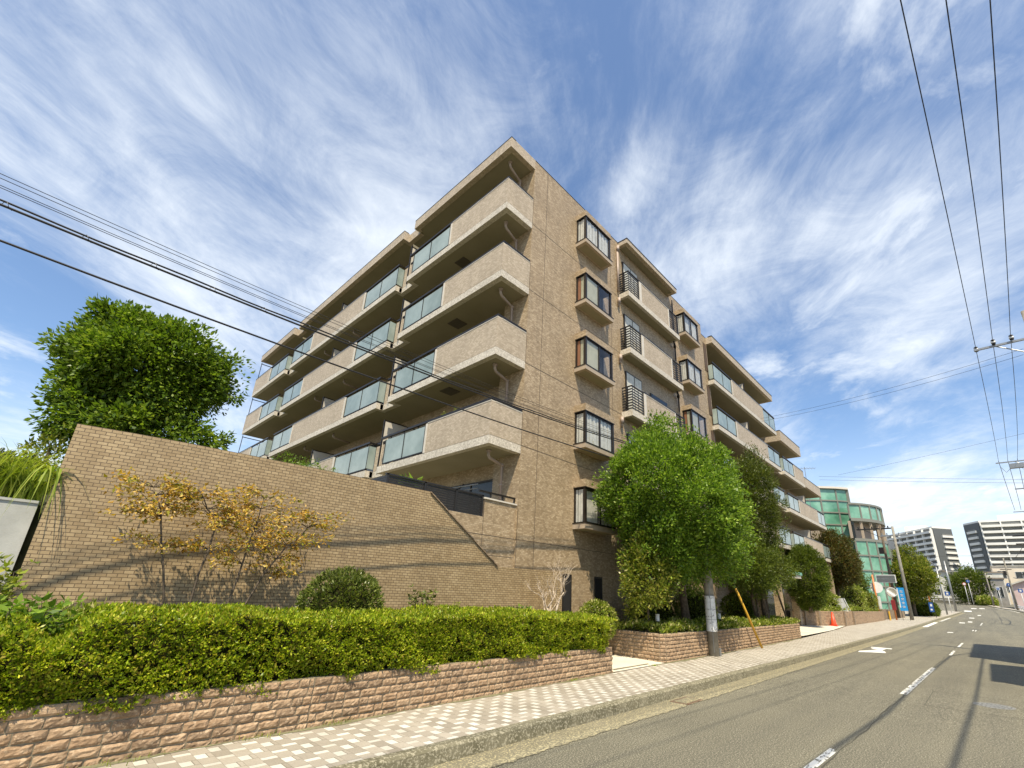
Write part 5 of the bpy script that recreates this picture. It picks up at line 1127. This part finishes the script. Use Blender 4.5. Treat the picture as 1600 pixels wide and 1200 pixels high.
# guardrails
def guardrail(label, pts, zoff=.0, bars=(.75, .45)):
    t_ = thing('guardrail', label, 'guardrail', (pts[0][0], pts[0][1], gz(pts[0][0]))); s = MB()
    for (a, b_) in zip(pts[:-1], pts[1:]):
        for h in bars: A = Vector((a[0], a[1], gz(a[0])+h+zoff)); B_ = Vector((b_[0], b_[1], gz(b_[0])+h+zoff)); s.tube([A, B_], .07, 6)
    s.build('rail', T['white'], t_)
    for (a, b_) in zip(pts[:-1], pts[1:]):
        n = max(1, int((Vector(b_)-Vector(a)).length/2)); 
        for j in range(n): x = a[0]+(b_[0]-a[0])*j/n; y = a[1]+(b_[1]-a[1])*j/n; MB().tube([(x, y, gz(x)), (x, y, gz(x)+bars[0]+zoff+.05)], .06, 6).build('post', T['white'], t_)
guardrail('white guardrail across the side road beyond the junction', [(172, 20), (171, 10), (169, 3.6)], .3, (1.0, .5)); guardrail('upper white guardrail on the bank in front of the white house', [(177, 20), (177, 10), (176, 4)], 1.3, (.8, .45))
guardrail('white pipe guardrail along the right side of the road', [(108, -4.9), (120, -5.3), (130, -4.6)], .1, (.8, .5))
struct(MB().prism([(173, 40), (173, 3.2), (182, 3.2), (182, 40)], 2.5, 4.9).build('embankment', T['earth']))

# ------------------------------------------------------------------ signs, mirrors and distant poles
def pole_(name, label, x, y, h, r, mat, cat='pole', lean=(0, 0)):
    z = gz(x)+.1; t_ = thing(name, label, cat, (x, y, z)); MB().tube([(x, y, z), (x+lean[0], y+lean[1], z+h)], [r, r*.85], 10).build('post', mat, t_, smooth=True); return t_, z
def disc(s, c, r, d=(-1, -.08, 0), th=.03, n=24, m=0):
    d = Vector(d).normalized(); a = d.cross(Vector((0, 0, 1))).normalized(); u_ = a.cross(d); c = Vector(c); s.tube([c, c+d*th], r, n, m)
m, t, b = newmat('mirror face'); b.inputs['Metallic'].default_value = 1; b.inputs['Roughness'].default_value = .08; b.inputs['Base Color'].default_value = (.8,.8,.8,1); T['mirror'] = m
t_, z = pole_('traffic_mirror', 'round traffic mirror on an orange pole in front of the glass building', 66, 8.75, 4.9, .09, T['orange'], 'traffic mirror'); s = MB(); disc(s, (66.2, 8.6, 3.95), .6, (1, .2, 0), .08); s.build('mirror_back', T['white'], t_, smooth=False)
s = MB(); s.tube([(66, 8.75, 3.6), (66.15, 8.7, 3.9)], .05, 6); s.box(65.9, 66.1, 8.4, 8.65, 1.7, 3.0); s.build('bracket', T['white'], t_)
t_, z = pole_('traffic_mirror', 'tilted round mirror below a small board, beside the dark wooden pole', 70, 7.75, 4.9, .08, T['orange'], 'traffic mirror'); s = MB(); disc(s, (69.8, 7.7, 3.55), .55, (-1, -.3, -.25), .06); s.build('mirror_rim', T['white'], t_)
s = MB(); disc(s, (69.73, 7.68, 3.54), .48, (-1, -.3, -.25), .06); s.build('mirror_face', T['mirror'], t_)
s = MB(); s.box(69.7, 69.8, 7.0, 8.9, 4.6, 5.5, 0); s.box(69.66, 69.7, 7.08, 8.82, 4.68, 5.02, 1); s.box(69.66, 69.7, 7.08, 8.82, 5.08, 5.42, 1); s.build('board', [T['white'], T['tower_grey']], t_)
s = MB(); s.box(69.85, 69.95, 7.55, 7.95, 1.6, 2.7); s.build('red_plate', plain('dark red plate', (.22,.02,.02), .5), t_)
sp_ = util_pole('utility_pole', 'tall concrete utility pole at the pavement edge beside the blue banner', 73, 6.6, .6, 10.9, .2, .13); s = MB(); s.box(72.9, 73.1, 5.2, 8.0, 10.3, 10.45); s.box(72.7, 73.0, 6.8, 7.3, 8.7, 9.7); s.box(72.9, 73.1, 5.7, 7.6, 9.3, 9.4)
for y in (5.4, 6.1, 7.3, 7.8): s.tube([(73, y, 10.4), (73, y, 10.7)], .06, 6)
s.build('crossarm', T['steel'], sp_)
dp_ = util_pole('utility_pole', 'dark wooden pole with a wide crossarm just left of the tall concrete pole', 74.5, 8.0, .8, 11.2, .19, .12); dp_.children[0].data.materials[0] = T['bark']; s = MB(); s.box(74.4, 74.6, 6.9, 10.6, 11.4, 11.55); s.tube([(74.5, 8.0, 10.3), (74.5, 9.8, 11.4)], .03, 5)
for y in (7.2, 8.9, 9.7, 10.4): s.tube([(74.5, y, 11.5), (74.5, y, 11.8)], .07, 6)
s.box(74.2, 74.5, 8.1, 8.6, 8.3, 9.1); s.build('crossarm', T['dark_metal'], dp_)
bn = thing('street_banner', 'sky blue vertical banner with white lettering beside the concrete pole', 'banner', (70.5, 6.95, .5)); s = MB(); s.box(70.48, 70.52, 6.55, 7.25, 1.55, 4.1, 0); s.box(70.47, 70.485, 7.14, 7.25, 1.9, 4.0, 1)
for k in range(5): z = 3.7-.42*k; s.box(70.46, 70.475, 6.72, 7.0, z, z+.05, 1); s.box(70.46, 70.475, 6.84, 6.88, z-.12, z+.12, 1); s.box(70.46, 70.475, 6.72, 7.0, z-.14, z-.10, 1)
s.build('cloth', [T['banner'], T['white']], bn); s = MB(); s.tube([(70.5, 6.52, .45), (70.5, 6.52, 4.15)], .025, 6); s.tube([(70.5, 7.2, .45), (70.5, 7.2, 1.6)], .02, 6); s.build('post', T['dark_metal'], bn)
bn = thing('street_banner', 'small blue and white banner beside the low street shrub', 'banner', (84, 4.9, .9)); s = MB(); s.box(83.98, 84.02, 5.05, 5.5, 1.5, 2.7, 0); s.box(83.97, 83.98, 5.15, 5.35, 2.2, 2.5, 1); s.box(83.97, 83.98, 5.2, 5.4, 1.7, 1.9, 1); s.build('cloth', [T['blue'], T['white']], bn); MB().tube([(84, 5.0, .8), (84, 5.0, 3.2)], .03, 6).build('post', T['dark_metal'], bn)
# street lamp and small sign poles
t_, z = pole_('street_lamp', 'slim grey street lamp with a curved arm over the junction', 97, 4.4, 7.0, .11, T['steel'], 'street lamp'); s = MB(); s.tube([(97, 4.4, z+7), (97, 4.8, z+7.7), (97, 5.9, z+8.3), (97, 6.8, z+8.4)], .07, 7); s.build('arm', T['steel'], t_, smooth=True); s = MB(); s.box(96.85, 97.15, 6.7, 7.5, z+8.3, z+8.45); s.build('lamp_head', T['white'], t_)
lp_ = util_pole('utility_pole', 'white painted pole on the pavement tip at the junction', 110, 3.72, 1.45, 8.5, .17, .12); lp_.children[0].data.materials[0] = T['steel']; s = MB(); s.tube([(110, 3.7, 8.6), (110, 6.2, 7.6)], .05, 6); s.tube([(110, 3.7, 8.2), (110, 2.2, 8.1)], .04, 6); s.build('arm', T['steel'], lp_)
t_, z = pole_('orange_pole', 'orange and white post on the pavement before the junction', 100, 6.3, 3.9, .09, T['orange'], 'post')
util_pole('utility_pole', 'slim dark utility pole standing behind the orange post', 112, 7.0, 1.5, 8.0, .15, .1)
def sign(name, label, x, y, h, kind, c0, c1):
    t_, z = pole_(name, label, x, y, h, .06, T['white'], 'road sign'); s = MB()
    if kind == 'round': disc(s, (x-.1, y, z+h-.35), .33, m=0); disc(s, (x-.13, y, z+h-.35), .25, m=1, th=.02); s.obox((x-.16, y, z+h-.35), (.012, 0, 0), (0, .04, 0), (0, 0, .13), 2)
    else: s.box(x-.12, x-.08, y-.32, y+.32, z+h-.7, z+h-.1, 0); s.box(x-.13, x-.12, y-.13, y+.13, z+h-.55, z+h-.25, 1)
    s.build('plate', [c0, c1, T['white']], t_)
sign('road_sign', 'square blue pedestrian crossing sign on a white post at the junction corner', 104, 4.1, 3.4, 'square', T['blue'], T['white'])
sign('road_sign', 'red and white round sign on a bent white post in front of the pale tree', 150, 2.5, 5.0, 'round', plain('sign red', (.5,.02,.02), .5), T['white'])
sign('road_sign', 'tall sign post with a blue disc over white plates in front of the pale tree', 150, 1.75, 5.6, 'round', T['blue'], T['blue'])
sign('road_sign', 'round blue sign on a white post right of the cream building edge', 140, -2.75, 4.1, 'round', T['white'], T['blue'])
sign('road_sign', 'large oval blue direction sign high on a post at the right', 132, -4.25, 4.9, 'round', T['blue'], T['blue'])
sign('road_sign', 'small blue square sign among the white posts at the right edge', 126, -5.4, 3.9, 'square', T['blue'], T['white'])
labs = ['pale pole rising before the cream block at the end of the street', 'utility pole right of the round blue sign, crowded with boxes', 'farthest utility pole at the right edge']
for i, (x, y, h) in enumerate(((149, -1.55, 7.2), (130, -4.5, 9.6), (76, -5.0, 10))):
    q = util_pole('utility_pole', labs[i], x, y, gz(x), h, .17, .11); s = MB()
    for k in range(3): s.box(x-.1, x+.1, y-1.1+.2*k, y+1.1-.1*k, gz(x)+h-.4-.9*k, gz(x)+h-.28-.9*k)
    s.box(x-.3, x, y+.15, y+.55, gz(x)+h-3.2, gz(x)+h-2.4); s.build('crossarm', T['dark_metal'], q)
lab2 = ['sagging service wire from the white pavement pole to the crowded pole', 'lower service wire from the concrete pole across to the white pavement pole', 'upper service wire from the concrete pole to the street lamp', 'wire between the right poles above the guardrail', 'thick looping cable at the right edge below the third power pole', 'level wire crossing in front of the gap between the towers', 'lower level wire crossing between the towers']
for i, (a, b_, d, r_) in enumerate((((110, 3.7, 9.7), (130, -4.5, 10.8), .7, .03), ((73, 6.6, 9.2), (110, 3.7, 9.2), .9, .03), ((73, 6.6, 10.6), (97, 4.4, 9.2), .6, .025), ((130, -4.5, 11.2), (76, -5.0, 9.9), .9, .03), ((76, -5.0, 8.6), (98, -3.9, 6.6), 1.0, .05), ((180, 40, 17.0), (180, -40, 16.5), .4, .035), ((180, 40, 14.2), (180, -40, 13.8), .4, .035))):
    cable('service_wire', lab2[i], sag(a, b_, d, 12), r_, None, 5)

# ------------------------------------------------------------------ houses across the street, outside the frame, whose shade falls on the road
def block(name, label, poly, h):
    t_ = thing(name, label, 'house', (poly[0][0], poly[0][1], 0)); MB().prism(poly, -.1, h).build('wall', T['plaster'], t_); xs = [p[0] for p in poly]; ys = [p[1] for p in poly]; MB().box(min(xs)-.1, max(xs)+.1, min(ys)-.1, max(ys)+.1, h, h+.2).build('roof', T['rooft'], t_)
block('townhouse_opposite', 'taller pale house across the street, nearer the power pole', [(23.0, -11), (23.0, -4.5), (33.2, -4.5), (33.2, -11)], 12.6)
block('townhouse_opposite', 'lower pale house next door across the street', [(15.2, -11), (15.2, -4.5), (21.0, -4.5), (21.0, -11)], 11.1)
